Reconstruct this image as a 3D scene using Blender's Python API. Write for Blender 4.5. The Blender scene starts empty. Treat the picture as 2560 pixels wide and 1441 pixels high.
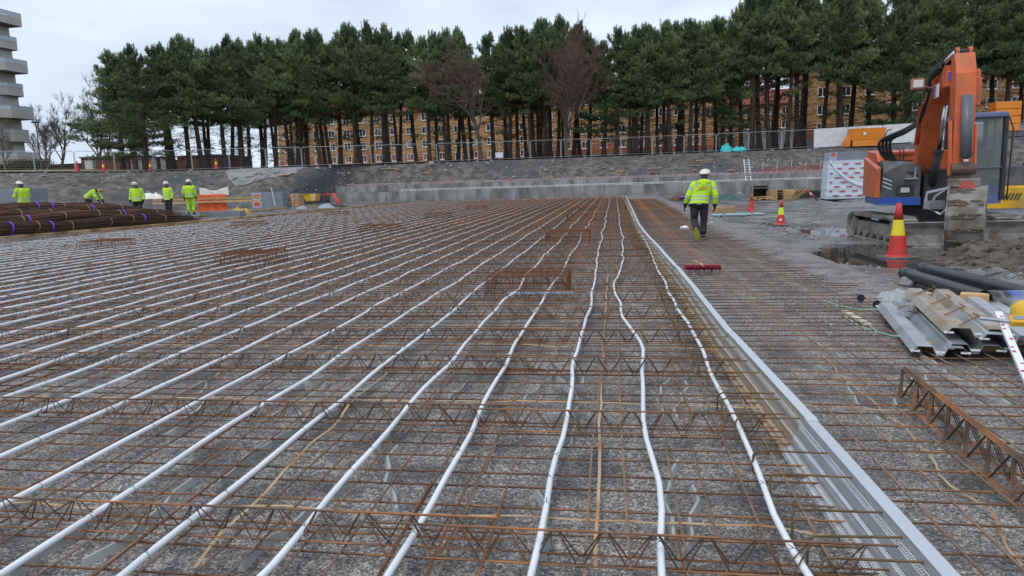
import bpy, math, random
import numpy as np
from mathutils import Vector, Matrix, noise as MN
random.seed(7)
SC = bpy.context.scene
COL = SC.collection
R_ = math.radians
# ---------------------------------------------------------------- camera
FPX, CX, CY, CAMH = 1720.0, 1280.0, 720.5, 1.6          # photo pixels, metres
YAW, PITCH, ROLL = R_(8.600), R_(8.680), R_(1.75)
_f = Vector((-math.sin(YAW)*math.cos(PITCH), math.cos(YAW)*math.cos(PITCH), -math.sin(PITCH)))
_r0 = Vector((math.cos(YAW), math.sin(YAW), 0)); _u0 = _r0.cross(_f)
_r = _r0*math.cos(ROLL) - _u0*math.sin(ROLL)
_u = _r0*math.sin(ROLL) + _u0*math.cos(ROLL)
CAM = Vector((0, 0, CAMH))
cd = bpy.data.cameras.new('camera'); cam = bpy.data.objects.new('camera', cd); COL.objects.link(cam)
mw = Matrix.Identity(4)
for i in range(3):
    mw[i][0], mw[i][1], mw[i][2] = _r[i], _u[i], -_f[i]
mw[0][3], mw[1][3], mw[2][3] = CAM
cam.matrix_world = mw
cd.sensor_width = 36.0; cd.lens = 36.0*FPX/2560.0; cd.clip_start = 0.05; cd.clip_end = 3000
SC.camera = cam
def ray(px, py): return _f + _r*((px-CX)/FPX) - _u*((py-CY)/FPX)
def gp(px, py, z=0.0):
    d = ray(px, py); return CAM + d*((z-CAMH)/d.z)
def at(px, py, Y):
    d = ray(px, py); return CAM + d*(Y/d.y)
def proj(p):
    d = Vector(p)-CAM; w = d.dot(_f); return CX+FPX*d.dot(_r)/w, CY-FPX*d.dot(_u)/w
# ---------------------------------------------------------------- sky, sun, exposure
W = bpy.data.worlds.new('World'); SC.world = W; W.use_nodes = True
nt = W.node_tree; nt.nodes.clear()
def wn(t, **k):
    n = nt.nodes.new(t)
    for a, b in k.items(): setattr(n, a, b)
    return n
wo = wn('ShaderNodeOutputWorld'); bg = wn('ShaderNodeBackground'); bg.inputs[1].default_value = 0.13
sky = wn('ShaderNodeTexSky', sky_type='NISHITA', sun_disc=False)
sky.sun_elevation = R_(38); sky.sun_rotation = R_(205); sky.air_density = 1.0; sky.dust_density = 3.0
tc = wn('ShaderNodeTexCoord'); mp = wn('ShaderNodeMapping'); mp.inputs['Scale'].default_value = (1.0, 1.0, 3.2)
nz = wn('ShaderNodeTexNoise'); nz.inputs['Scale'].default_value = 2.6; nz.inputs['Detail'].default_value = 7; nz.inputs['Roughness'].default_value = .52
rp = wn('ShaderNodeValToRGB')
rp.color_ramp.elements[0].position = .34; rp.color_ramp.elements[0].color = (.47, .545, .655, 1)
rp.color_ramp.elements[1].position = .62; rp.color_ramp.elements[1].color = (.66, .75, .88, 1)
sc = wn('ShaderNodeVectorMath', operation='SCALE'); sc.inputs['Scale'].default_value = 10.2
mx = wn('ShaderNodeMix', data_type='RGBA'); mx.inputs[0].default_value = .93
L = nt.links.new
L(tc.outputs['Generated'], mp.inputs[0]); L(mp.outputs[0], nz.inputs['Vector']); L(nz.outputs[0], rp.inputs[0])
L(rp.outputs[0], sc.inputs[0]); L(sky.outputs[0], mx.inputs[6]); L(sc.outputs[0], mx.inputs[7])
L(mx.outputs[2], bg.inputs[0]); L(bg.outputs[0], wo.inputs[0])
sd = bpy.data.lights.new('sun', 'SUN'); sd.energy = 1.3; sd.angle = R_(25); sd.color = (1, .97, .93)
so = bpy.data.objects.new('sun', sd); COL.objects.link(so)
so.rotation_euler = Vector((0.28, 0.55, -1.0)).to_track_quat('-Z', 'Y').to_euler()
so.location = (-20, -30, 60)
SC.view_settings.view_transform = 'Standard'; SC.view_settings.look = 'None'
SC.view_settings.exposure = 0.0; SC.view_settings.gamma = 1.0
# ---------------------------------------------------------------- materials
MATS = {}
def _mat(name):
    m = bpy.data.materials.new(name); m.use_nodes = True; t = m.node_tree; b = t.nodes['Principled BSDF']
    return m, t, b
def lin(c):
    return c if len(c) == 4 else (c[0], c[1], c[2], 1)
def mat(name, c1, c2=None, scale=4.0, rough=.6, metal=0.0, bump=0.0, bscale=None, lo=.38, hi=.62, rnd=0.0,
        world=False, stretch=(1, 1, 1), c3=None, s3=1.0, rough2=None, spec=.5, detail=5.0, bdist=.01):
    """two (or three) tone noise colour, optional bump, optional per-object random value"""
    if name in MATS: return MATS[name]
    m, t, b = _mat(name); N = t.nodes.new; K = t.links.new
    b.inputs['Roughness'].default_value = rough; b.inputs['Metallic'].default_value = metal
    b.inputs['Specular IOR Level'].default_value = spec
    tcn = N('ShaderNodeTexCoord'); mp = N('ShaderNodeMapping'); mp.inputs['Scale'].default_value = stretch
    if world:
        g = N('ShaderNodeNewGeometry'); K(g.outputs['Position'], mp.inputs[0])
    else: K(tcn.outputs['Object'], mp.inputs[0])
    out = None
    if c2 is not None:
        n = N('ShaderNodeTexNoise'); n.inputs['Scale'].default_value = scale; n.inputs['Detail'].default_value = detail
        K(mp.outputs[0], n.inputs['Vector'])
        r = N('ShaderNodeMapRange'); r.inputs[1].default_value = lo; r.inputs[2].default_value = hi; K(n.outputs[0], r.inputs[0])
        x = N('ShaderNodeMix'); x.data_type = 'RGBA'; x.inputs[6].default_value = lin(c1); x.inputs[7].default_value = lin(c2)
        K(r.outputs[0], x.inputs[0]); out = x.outputs[2]
        if rough2 is not None:
            rr = N('ShaderNodeMapRange'); rr.inputs[1].default_value = lo; rr.inputs[2].default_value = hi
            rr.inputs[3].default_value = rough; rr.inputs[4].default_value = rough2
            K(n.outputs[0], rr.inputs[0]); K(rr.outputs[0], b.inputs['Roughness'])
        if c3 is not None:
            n3 = N('ShaderNodeTexNoise'); n3.inputs['Scale'].default_value = s3; n3.inputs['Detail'].default_value = 6
            K(mp.outputs[0], n3.inputs['Vector'])
            r3 = N('ShaderNodeMapRange'); r3.inputs[1].default_value = .47; r3.inputs[2].default_value = .66; K(n3.outputs[0], r3.inputs[0])
            x3 = N('ShaderNodeMix'); x3.data_type = 'RGBA'; x3.inputs[7].default_value = lin(c3)
            K(out, x3.inputs[6]); K(r3.outputs[0], x3.inputs[0]); out = x3.outputs[2]
    if rnd:
        oi = N('ShaderNodeObjectInfo'); h = N('ShaderNodeHueSaturation')
        mr = N('ShaderNodeMapRange'); mr.inputs[3].default_value = 1-rnd; mr.inputs[4].default_value = 1+rnd
        K(oi.outputs['Random'], mr.inputs[0]); K(mr.outputs[0], h.inputs['Value'])
        if out: K(out, h.inputs['Color'])
        else: h.inputs['Color'].default_value = lin(c1)
        out = h.outputs[0]
    if out: K(out, b.inputs['Base Color'])
    else: b.inputs['Base Color'].default_value = lin(c1)
    if bump:
        bn = N('ShaderNodeTexNoise'); bn.inputs['Scale'].default_value = bscale or scale*4; bn.inputs['Detail'].default_value = 6
        K(mp.outputs[0], bn.inputs['Vector'])
        bb = N('ShaderNodeBump'); bb.inputs['Strength'].default_value = bump; bb.inputs['Distance'].default_value = bdist
        K(bn.outputs[0], bb.inputs['Height']); K(bb.outputs[0], b.inputs['Normal'])
    MATS[name] = m
    return m
# ---------------------------------------------------------------- mesh helpers
class MB:
    def __init__(s, M=None): s.v = []; s.f = []; s.m = []; s.M = M; s.mi = 0
    def add(s, vs, fs, mi=None):
        o = len(s.v)
        if s.M is not None: vs = [s.M @ Vector(p) for p in vs]
        s.v.extend([tuple(p) for p in vs]); s.f.extend([tuple(i+o for i in f) for f in fs])
        s.m.extend([s.mi if mi is None else mi]*len(fs)); return s
    def box(s, c, d, rz=0.0, R=None, mi=None, taper=(1, 1)):
        x, y, z = d[0]/2, d[1]/2, d[2]/2; tx, ty = taper
        vs = [(-x, -y, -z), (x, -y, -z), (x, y, -z), (-x, y, -z), (-x*tx, -y*ty, z), (x*tx, -y*ty, z), (x*tx, y*ty, z), (-x*tx, y*ty, z)]
        if R is None and rz: R = Matrix.Rotation(rz, 3, 'Z')
        c = Vector(c)
        vs = [c+(R @ Vector(p) if R is not None else Vector(p)) for p in vs]
        return s.add(vs, [(0, 3, 2, 1), (4, 5, 6, 7), (0, 1, 5, 4), (1, 2, 6, 5), (2, 3, 7, 6), (3, 0, 4, 7)], mi)
    def b2(s, x0, x1, y0, y1, z0, z1, mi=None): return s.box(((x0+x1)/2, (y0+y1)/2, (z0+z1)/2), (x1-x0, y1-y0, z1-z0), mi=mi)
    def rbox(s, c, d, r=.03, R=None, mi=None, axis=2):
        """box with rounded vertical edges (octagon-ish outline) and small bevel top"""
        a, b, h = [(d[1], d[2], d[0]), (d[0], d[2], d[1]), (d[0], d[1], d[2])][axis]
        pts = []
        for sx, sy, a0 in ((1, 1, 0), (-1, 1, 90), (-1, -1, 180), (1, -1, 270)):
            for k in (0, 45, 90):
                t = R_(a0+k); pts.append((sx*(a/2-r)+r*math.cos(t), sy*(b/2-r)+r*math.sin(t)))
        def mk(p, z, k): 
            q = (p[0]*k[0], p[1]*k[1], z)
            return [(q[2], q[0], q[1]), (q[0], q[2], q[1]), q][axis]
        k1 = (1-1.0*r/a, 1-1.0*r/b); rings = []
        for z, k in ((-h/2, k1), (-h/2+r*.5, (1, 1)), (h/2-r*.5, (1, 1)), (h/2, k1)):
            rings.append([Vector(c)+((R @ Vector(mk(p, z, k))) if R is not None else Vector(mk(p, z, k))) for p in pts])
        return s.loft(rings, True, True, mi)
    def loft(s, rings, cap0=True, cap1=True, mi=None, closed=True):
        n = len(rings[0]); vs = [p for r in rings for p in r]; fs = []
        for i in range(len(rings)-1):
            for j in range(n if closed else n-1):
                a = i*n+j; b = i*n+(j+1) % n; fs.append((a, b, b+n, a+n))
        if cap0: fs.append(tuple(range(n-1, -1, -1)))
        if cap1: fs.append(tuple((len(rings)-1)*n+j for j in range(n)))
        return s.add(vs, fs, mi)
    def tube(s, pts, r, n=6, cap=True, mi=None):
        pts = [Vector(p) for p in pts]; rs = r if isinstance(r, (list, tuple)) else [r]*len(pts); rings = []
        up = None
        for i, p in enumerate(pts):
            d = (pts[min(i+1, len(pts)-1)]-pts[max(i-1, 0)])
            if d.length < 1e-9: d = Vector((0, 0, 1))
            d.normalize()
            if up is None: up = Vector((0, 0, 1)) if abs(d.z) < .9 else Vector((1, 0, 0))
            a = up - d*up.dot(d)
            if a.length < 1e-4: a = Vector((1, 0, 0)) - d*d.x
            a.normalize(); b = d.cross(a); up = a
            rings.append([p+(a*math.cos(2*math.pi*k/n)+b*math.sin(2*math.pi*k/n))*rs[i] for k in range(n)])
        return s.loft(rings, cap, cap, mi)
    def extr(s, poly, y0, y1, M=None, mi=None):
        """polygon of (x,z) pairs extruded along y"""
        rings = [[(p[0], y, p[1]) for p in poly] for y in (y0, y1)]
        if M is not None: rings = [[M @ Vector(p) for p in r] for r in rings]
        return s.loft(rings, True, True, mi)
    def lathe(s, prof, c=(0, 0, 0), n=16, axis='z', cap=True, mi=None, R=None):
        rings = []
        for r, h in prof:
            ring = []
            for k in range(n):
                a = 2*math.pi*k/n; q = (r*math.cos(a), r*math.sin(a), h)
                if axis == 'x': q = (h, q[0], q[1])
                if axis == 'y': q = (q[1], h, q[0])
                q = Vector(q)
                if R is not None: q = R @ q
                ring.append(Vector(c)+q)
            rings.append(ring)
        return s.loft(rings, cap, cap, mi)
    def ball(s, c, r, n=10, m=6, mi=None, R=None):
        if not isinstance(r, (list, tuple)): r = (r, r, r)
        rings = []
        for i in range(m+1):
            t = math.pi*(i/m); t = min(max(t, .08), math.pi-.08); ring = []
            for k in range(n):
                a = 2*math.pi*k/n
                q = Vector((r[0]*math.sin(t)*math.cos(a), r[1]*math.sin(t)*math.sin(a), -r[2]*math.cos(t)))
                if R is not None: q = R @ q
                ring.append(Vector(c)+q)
            rings.append(ring)
        return s.loft(rings, True, True, mi)
    def mesh(s, name, mats, smooth=False):
        me = bpy.data.meshes.new(name); me.from_pydata(s.v, [], s.f)
        if not isinstance(mats, (list, tuple)): mats = [mats]
        for m in mats: me.materials.append(m)
        if len(mats) > 1: me.polygons.foreach_set('material_index', s.m)
        if smooth: me.polygons.foreach_set('use_smooth', [True]*len(me.polygons))
        me.update(); return me
    def build(s, name, mats, parent=None, smooth=False, loc=None):
        return mk(name, s.mesh(name, mats, smooth), parent, loc)
def mk(name, me, parent=None, loc=None, rz=0.0, scale=None):
    o = bpy.data.objects.new(name, me); COL.objects.link(o)
    if parent is not None: o.parent = parent
    if loc is not None: o.location = loc
    if rz: o.rotation_euler[2] = rz
    if scale is not None: o.scale = scale if isinstance(scale, (tuple, list)) else (scale,)*3
    return o
def tag(o, label, cat, group=None):
    o['label'] = label; o['category'] = cat
    if group: o['group'] = group
    return o
def thing(name, label, cat, loc=(0, 0, 0), rz=0.0, group=None):
    o = mk(name, None, None, loc, rz); o.empty_display_size = .1; return tag(o, label, cat, group)
def struct(o): o['kind'] = 'structure'; return o
def stuff(o): o['kind'] = 'stuff'; return o
def copy_tree(o, parent=None):
    c = o.copy(); COL.objects.link(c); c.parent = parent
    for ch in list(o.children): copy_tree(ch, c)
    return c
ORD = ('first second third fourth fifth sixth seventh eighth ninth tenth eleventh twelfth thirteenth fourteenth fifteenth sixteenth '
       'seventeenth eighteenth nineteenth twentieth').split()
def ordn(k):
    if k < 20: return ORD[k]
    n = k+1; t = ['twentieth', 'thirtieth', 'fortieth', 'fiftieth', 'sixtieth', 'seventieth', 'eightieth', 'ninetieth'][n//10-2]
    u = ['twenty', 'thirty', 'forty', 'fifty', 'sixty', 'seventy', 'eighty', 'ninety'][n//10-2]
    return t if n % 10 == 0 else u+'-'+ORD[n % 10-1]
def fbm(x, y, z=0.0, o=4):
    a = 0; w = .5; 
    for _ in range(o):
        a += w*MN.noise((x, y, z)); x *= 2.03; y *= 2.03; w *= .5
    return a
def interp(x, xs, ys): return float(np.interp(x, xs, ys))
# ================================================================ SETTING
# shared materials
def gravel_mat():
    m, t, b = _mat('gravel'); N = t.nodes.new; K = t.links.new
    g = N('ShaderNodeNewGeometry')
    v = N('ShaderNodeTexVoronoi'); v.inputs['Scale'].default_value = 75; K(g.outputs['Position'], v.inputs['Vector'])
    v2 = N('ShaderNodeTexVoronoi'); v2.inputs['Scale'].default_value = 190; K(g.outputs['Position'], v2.inputs['Vector'])
    se = N('ShaderNodeSeparateColor'); K(v.outputs['Color'], se.inputs[0])
    se2 = N('ShaderNodeSeparateColor'); K(v2.outputs['Color'], se2.inputs[0])
    av = N('ShaderNodeMath'); av.operation = 'ADD'; K(se.outputs[0], av.inputs[0]); K(se2.outputs[0], av.inputs[1])
    rp = N('ShaderNodeValToRGB'); e = rp.color_ramp.elements
    mr = N('ShaderNodeMath'); mr.operation = 'MULTIPLY'; mr.inputs[1].default_value = .5; K(av.outputs[0], mr.inputs[0])
    e[0].position = .15; e[0].color = (.055, .049, .046, 1); e[1].position = .95; e[1].color = (.56, .51, .475, 1)
    q = rp.color_ramp.elements.new(.55); q.color = (.188, .169, .157, 1)
    K(mr.outputs[0], rp.inputs[0])
    n = N('ShaderNodeTexNoise'); n.inputs['Scale'].default_value = 2.3; n.inputs['Detail'].default_value = 8; n.inputs['Roughness'].default_value = .62
    K(g.outputs['Position'], n.inputs['Vector'])
    r2 = N('ShaderNodeMapRange'); r2.inputs[1].default_value = .36; r2.inputs[2].default_value = .56; r2.inputs[3].default_value = .42; r2.inputs[4].default_value = 1.12
    K(n.outputs[0], r2.inputs[0])
    x = N('ShaderNodeVectorMath'); x.operation = 'SCALE'; K(rp.outputs[0], x.inputs[0]); K(r2.outputs[0], x.inputs['Scale'])
    K(x.outputs[0], b.inputs['Base Color'])
    rr = N('ShaderNodeMapRange'); rr.inputs[1].default_value = .36; rr.inputs[2].default_value = .56; rr.inputs[3].default_value = .42; rr.inputs[4].default_value = .8
    K(n.outputs[0], rr.inputs[0]); K(rr.outputs[0], b.inputs['Roughness'])
    bu = N('ShaderNodeBump'); bu.inputs['Strength'].default_value = .9; bu.inputs['Distance'].default_value = .006; bu.invert = True
    K(v.outputs['Distance'], bu.inputs['Height'])
    bu2 = N('ShaderNodeBump'); bu2.inputs['Strength'].default_value = .6; bu2.inputs['Distance'].default_value = .03
    K(n.outputs[0], bu2.inputs['Height']); K(bu2.outputs[0], bu.inputs['Normal']); K(bu.outputs[0], b.inputs['Normal'])
    return m
GRAVEL = gravel_mat()
MUD = mat('mud', (.115, .108, .10), (.25, .245, .24), scale=1.1, rough=.22, rough2=.5, bump=.8, bscale=9, world=True, c3=(.06, .055, .05), s3=.55, detail=9, bdist=.03)
SOIL = mat('bank_soil', (.062, .054, .047), (.155, .138, .122), scale=1.3, rough=.85, bump=.9, bscale=3.5, world=True, c3=(.062, .064, .071), s3=.2, detail=10, bdist=.12)
CLAY = mat('clay_patch', (.30, .29, .29), (.20, .195, .19), scale=1.2, rough=.8, bump=.5, bscale=5, world=True)
GRASS = mat('winter_grass', (.16, .135, .05), (.22, .19, .085), scale=.7, rough=.95, bump=.6, bscale=20, world=True)
FLOOR = mat('forest_floor', (.09, .075, .05), (.15, .125, .085), scale=.5, rough=.95, bump=.6, bscale=6, world=True)
CONC = mat('concrete', (.17, .172, .165), (.30, .302, .295), scale=.9, rough=.75, bump=.25, bscale=12, world=True, stretch=(1, 1, .35), c3=(.12, .12, .115), s3=1.3)
WHITEP = mat('white_plastic', (.72, .73, .74), rough=.45)
REDP = mat('red_plastic', (.55, .035, .03), rough=.5)
GALV = mat('galvanised', (.42, .44, .46), (.33, .35, .37), scale=9, rough=.42, metal=.55)
WOOD = mat('new_timber', (.50, .33, .16), (.40, .25, .11), scale=3, rough=.75, stretch=(1, 1, 1), rnd=.2)
WOODW = mat('wet_timber', (.48, .32, .16), (.36, .23, .11), scale=2.2, rough=.7, c3=(.13, .085, .05), s3=1.1)
DARK = mat('dark_rubber', (.018, .018, .02), rough=.6)

CRX = [-260, -110, -70, -56, -46, -30, -15, 0, 21, 42, 90, 260]
CRY = [20, 40, 52, 57, 60.5, 67, 73.5, 78.5, 79, 79, 79, 79]
CRZ = [4.6, 4.5, 4.15, 3.97, 3.72, 3.85, 4.05, 4.2, 4.3, 4.75, 5.4, 6]
def crest(x): return interp(x, CRX, CRY), interp(x, CRX, CRZ)
def toe(x):
    yc, zc = crest(x)
    k = min(max((x+30.5)/2.5, 0), 1)*min(max((27.0-x)/2.2, 0), 1); k = k*k*(3-2*k)
    y0 = (yc-15) if x < 0 else 64.0
    return y0*(1-k)+67.9*k, (.0 if x < 0 else -.12)*(1-k)+1.66*k
def hbank(x, t):
    yt, zt = toe(x); yc, zc = crest(x)
    s = t*t*(3-2*t)*.55+t*.45
    y = yt+(yc-yt)*t; z = zt+(zc-zt)*s
    e = min(t, 1-t)*4; e = min(e, 1)
    z += e*(.6*fbm(x*.16, y*.22, 3)+.5*fbm(x*.6, y*.6, 9, 4))
    return y, z
def hplat(x, y):
    yc, zc = crest(x); k = min(max((x+35)/25, 0), 1)
    d = y-yc
    return zc + min(max(d, 0), 70)*(.004*(1-k)+.026*k) + .05*fbm(x*.1, y*.1)
def grid(name, xs, ys, fn, m, smooth=True):
    vs = []; nx, ny = len(xs), len(ys)
    for b in ys:
        for a in xs: vs.append(fn(a, b))
    fs = [(j*nx+i, j*nx+i+1, (j+1)*nx+i+1, (j+1)*nx+i) for j in range(ny-1) for i in range(nx-1)]
    q = MB(); q.v = vs; q.f = fs; q.m = [0]*len(fs)
    return q.build(name, m, None, smooth)
def rng(a, b, s): return list(np.arange(a, b+s*.5, s))
struct(grid('gravel_bed', rng(-22.6, 3.9, .45), rng(-4, 66.6, .5), lambda x, y: (x, y, .006*fbm(x*2, y*2)), GRAVEL))
def hmud(x, y):
    k = min(max((x-3.5)/1.6, 0), 1); far = min(max((y-9)/4, 0), 1)
    z = -.012*(1-k) + k*(-.03 + (.030+.075*far)*(fbm(x*.42+3, y*.30, 5, 4)*1.6) + .06*far*fbm(x*2.3, y*1.9, 1, 3) + .02*far*abs(MN.noise((x*6, y*5, 2))))
    if x < 12: z -= .085*math.exp(-((x-5.1)/1.7)**2-((y-14.6)/1.9)**2)*k**.5      # low ground where the puddles stand
    if x < 12: z -= .05*math.exp(-((x-6.2)/1.5)**2-((y-20.0)/1.3)**2)
    return z
struct(grid('muddy_ground', rng(3.55, 14, .11)+rng(14.5, 60, .8), rng(-4, 6, .5)+rng(6.12, 40, .13)+rng(40.4, 67.5, .5), lambda x, y: (x, y, hmud(x, y)), MUD))
struct(grid('storage_ground', rng(-140, -22.0, 1.2)+[-21.0], rng(-6, 67.5, .8), lambda x, y: (x+max(0, (y-20)*.075)*(1 if x > -22.5 else 0), y, (.20 if x < -21.5 else .02)+.05*fbm(x*.6, y*.6)), MUD))
# bank, plateau
ts = [-1.0]+rng(0, 1, .035)
struct(grid('earth_bank', rng(-140, -60, 2)+rng(-59.2, 46, .42)+rng(48, 160, 4), ts, lambda x, t: (x,)+((hbank(x, 0)[0], -.8) if t < 0 else hbank(x, t)), SOIL))
struct(grid('plateau_ground', rng(-420, -80, 20)+rng(-76, 80, 2)+rng(90, 420, 30), [0, .5, 1.2, 2, 4, 7, 11, 16, 22, 30, 40, 55, 75, 100, 150, 260, 480, 900],
            lambda x, d: (x, crest(x)[0]+d, hplat(x, crest(x)[0]+d)-.01), FLOOR))
struct(grid('grass_lawn', rng(-150, -34, 2), [1.5, 3, 5, 8, 12, 18, 26, 36, 50], lambda x, d: (x, crest(x)[0]+d, hplat(x, crest(x)[0]+d)+.03+(.35*math.exp(-((d-9)/6)**2) if x < -44 else 0)), GRASS))
# pale silt spill on the left bank and pale crest path
def strip_on_bank(name, x0, x1, t0f, t1f, m, dz=.03):
    xs = rng(x0, x1, .5)
    q = []
    def fn(x, s):
        t = t0f(x)+(t1f(x)-t0f(x))*s; y, z = hbank(x, t); return (x, y, z+dz)
    return struct(grid(name, xs, rng(0, 1, .1), fn, m))
strip_on_bank('silt_spill', -37, -30.5, lambda x: .5+.42*abs(x+33.5)/4+.06*fbm(x, 1), lambda x: .985, CLAY)
struct(grid('crest_path', rng(-62, 60, 1), [-.35, .1, .5, .95, 1.5], lambda x, d: (x, crest(x)[0]+d+.12*fbm(x*.5, d), crest(x)[1]+.045+.02*fbm(x*.9, d)), CLAY))
# loose stones on the bank
STONE = mat('stone', (.17, .165, .16), (.28, .27, .26), scale=6, rough=.85, rnd=.25, bump=.4, bscale=14)
def rock_mesh(seed, n=9, m=6):
    q = MB(); q.ball((0, 0, 0), 1, n, m); rr = random.Random(seed)
    o = rr.uniform(0, 50)
    q.v = [tuple(Vector(p)*(1+.55*MN.noise((p[0]*1.1+o, p[1]*1.1, p[2]*1.1))+.2*MN.noise((p[0]*2.7, p[1]*2.7+o, p[2]*2.7)))) for p in q.v]
    q.v = [(p[0], p[1]*.8, p[2]*.62) for p in q.v]
    return q.mesh('stone', STONE)
ROCKS = [rock_mesh(i) for i in range(5)]
CHIPS = [rock_mesh(i+20, 5, 3) for i in range(4)]
def scatter_rocks(name, spots, meshes):
    q = MB()
    for (p, s, a) in spots:
        me = random.choice(meshes); Rm = Matrix.Rotation(a, 3, 'Z')
        q.add([Vector(p)+Rm @ Vector(v.co)*s for v in me.vertices], [tuple(f.vertices) for f in me.polygons])
    return stuff(q.build(name, STONE))
sp = []
for _ in range(4200):
    x = random.uniform(-60, 42); t = random.random()
    y, z = hbank(x, t); s = random.uniform(.03, .09) if random.random() < .93 else random.uniform(.1, .22)
    if x < -40 and t > .7: s *= 1.5
    sp.append(((x, y, z), s, random.uniform(0, 6)))
tag(scatter_rocks('bank_stones', sp, CHIPS), 'loose grey stones scattered over the earth bank', 'stones')
sp = []
for _ in range(1300):
    x = 3.9+abs(random.gauss(0, 4.5)); y = random.uniform(9, 42)
    sp.append(((x, y, hmud(min(x, 59), y)), random.uniform(.012, .05), random.uniform(0, 6)))
tag(scatter_rocks('mud_stones', sp, CHIPS), 'small stones and clods lying in the wet mud', 'stones')
# puddle water: one level sheet, the ground rises through it
m, t, b = _mat('puddle_water'); b.inputs['Base Color'].default_value = (.05, .047, .042, 1); b.inputs['Roughness'].default_value = .03; b.inputs['IOR'].default_value = 1.33
WATER = m
for (x0, x1, y0, y1, z) in ((3.8, 14, 12.0, 23, -.052), (4.6, 16, 23.0, 45, -.062)):
    struct(grid('puddle_water', [x0, x1], [y0, y1], lambda x, y, z=z: (x, y, z), WATER))
# ---------------------------------------------------------------- concrete retaining wall
wall = thing('retaining_wall', 'low stepped grey concrete wall along the foot of the bank', 'wall', (0, 66.7, 0))
def panel_mesh(w, h, d):
    q = MB(); q.rbox((0, d/2, h/2), (w, d, h), .02); return q.mesh('wall_panel', CONC)
pm1 = panel_mesh(2.385, 1.16, .3); pm2 = panel_mesh(2.385, .62, .25)
for i in range(22):
    x = -28.5+2.4*i
    mk('wall_panel', pm1, wall, (x, 0, -.05+.012*math.sin(i*2.1)))
    mk('wall_panel', pm2, wall, (x+.4, .95, 1.12+.01*math.sin(i*1.3)))
q = MB(); q.b2(-29.5, 23.0, .29, .96, .6, 1.09); q.build('ledge', CONC, wall)
q = MB(); q.b2(-29.5, 24.6, 1.19, 2.2, .9, 1.60); q.build('backfill', SOIL, wall)
def edge_rail(name, label, y, z, x0, x1, mats):
    o = thing(name, label, 'edge rail', (0, y, 0)); q = MB()
    q.tube([(x0, 0, z+.14), (x1, 0, z+.14)], .022, 5, mi=0); q.tube([(x0, 0, z+.03), (x1, 0, z+.03)], .014, 5, mi=0)
    q.build('rail', mats, o)
    q = MB()
    for i in range(int((x1-x0)/.5)+1):
        q.tube([(x0+.5*i, .0, z), (x0+.5*i, 0, z+.2)], .017, 4, mi=i % len(mats))
    stuff(q.build('pins', mats, o)); return o
edge_rail('edge_rail', 'white pinned rail along the lower step of the concrete wall', 66.85, 1.11, -21, 23.6, [WHITEP])
edge_rail('edge_rail', 'red and white pinned rail along the upper step of the concrete wall', 67.8, 1.75, -27, 24, [mat('pinkish', (.55, .38, .38), rough=.5), REDP, WHITEP])
# starter bars at the foot of the wall
RUST = mat('rust', (.15, .082, .048), (.085, .052, .036), scale=7, rough=.8, bump=.3, bscale=60, c3=(.31, .125, .042), s3=2.4, rnd=.3, bdist=.003)
RUSTO = mat('rust_orange', (.28, .105, .03), (.16, .062, .025), scale=9, rough=.85, rnd=.2, c3=(.10, .05, .03), s3=3)
sb = thing('starter_bars', 'row of upright starter bars at the foot of the concrete wall', 'rebar', (0, 66.2, 0))
q = MB()
for i in range(230):
    x = -21+.2*i; q.tube([(x, 0, -.02), (x+random.uniform(-.02, .02), 0, .34+random.uniform(-.05, .05))], .009, 4)
stuff(q.build('upright_bars', RUST, sb))
q = MB(); q.tube([(-21, .02, .18), (25, .02, .2)], .009, 4); q.build('tie_bar', RUST, sb)
# ---------------------------------------------------------------- fences
FENCEM = mat('fence_galv', (.50, .52, .54), (.36, .38, .4), scale=6, rough=.45, metal=.5)
def fence_mesh(w=3.4, h=2.0):
    a = MB(); r = .26; pts = [(-w/2, 0, .02), (-w/2, 0, h-r)]
    for k in (30, 60, 90): pts.append((-w/2+r-r*math.cos(R_(k)), 0, h-r+r*math.sin(R_(k))))
    pts += [(-p[0], 0, p[2]) for p in reversed(pts)]
    a.tube(pts, .026, 6); a.tube([(-w/2, 0, .16), (w/2, 0, .16)], .02, 5)
    b = MB()
    for i in range(1, 17): b.tube([(-w/2+w*i/17, .0, .16), (-w/2+w*i/17, 0, h-.05)], .0014, 3, False)
    for i in range(1, 8): b.tube([(-w/2, 0, .16+i*.24), (w/2, 0, .16+i*.24)], .0018, 3, False)
    f = MB(); f.rbox((w/2+.03, 0, .06), (.22, .6, .12), .03)
    return a.mesh('frame', FENCEM), b.mesh('mesh_infill', FENCEM), f.mesh('foot', mat('foot_block', (.2, .2, .2), rough=.9))
fa, fb, ff = fence_mesh()
TARP = mat('white_tarp', (.66, .68, .69), (.56, .58, .60), scale=2, rough=.6, bump=.5, bscale=3, bdist=.05)
def crest_walk(x0, step, n):
    x = x0; out = []
    for i in range(n):
        y = crest(x)[0]; k = .01
        d = Vector((1, (crest(x+.5)[0]-crest(x-.5)[0]), 0)).normalized()
        x2 = x+d.x*step; out.append((x, x2)); x = x2
    return out
ci = 0
for i, (xa, xb) in enumerate(crest_walk(-64, 3.47, 27)):
    ya, yb = crest(xa)[0]+1.2, crest(xb)[0]+1.2
    za, zb = hplat(xa, ya), hplat(xb, yb)
    o = thing('fence_panel', 'wire mesh site fence panel on the bank crest, %s from the left edge' % ordn(i), 'fence', ((xa+xb)/2, (ya+yb)/2, (za+zb)/2), 0, 'temporary fence panels along the bank crest')
    o.rotation_euler = (0, -math.atan2(zb-za, 3.47), math.atan2(yb-ya, xb-xa))
    mk('frame', fa, o); mk('mesh_infill', fb, o); mk('foot', ff, o)
    xend = xb
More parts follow.
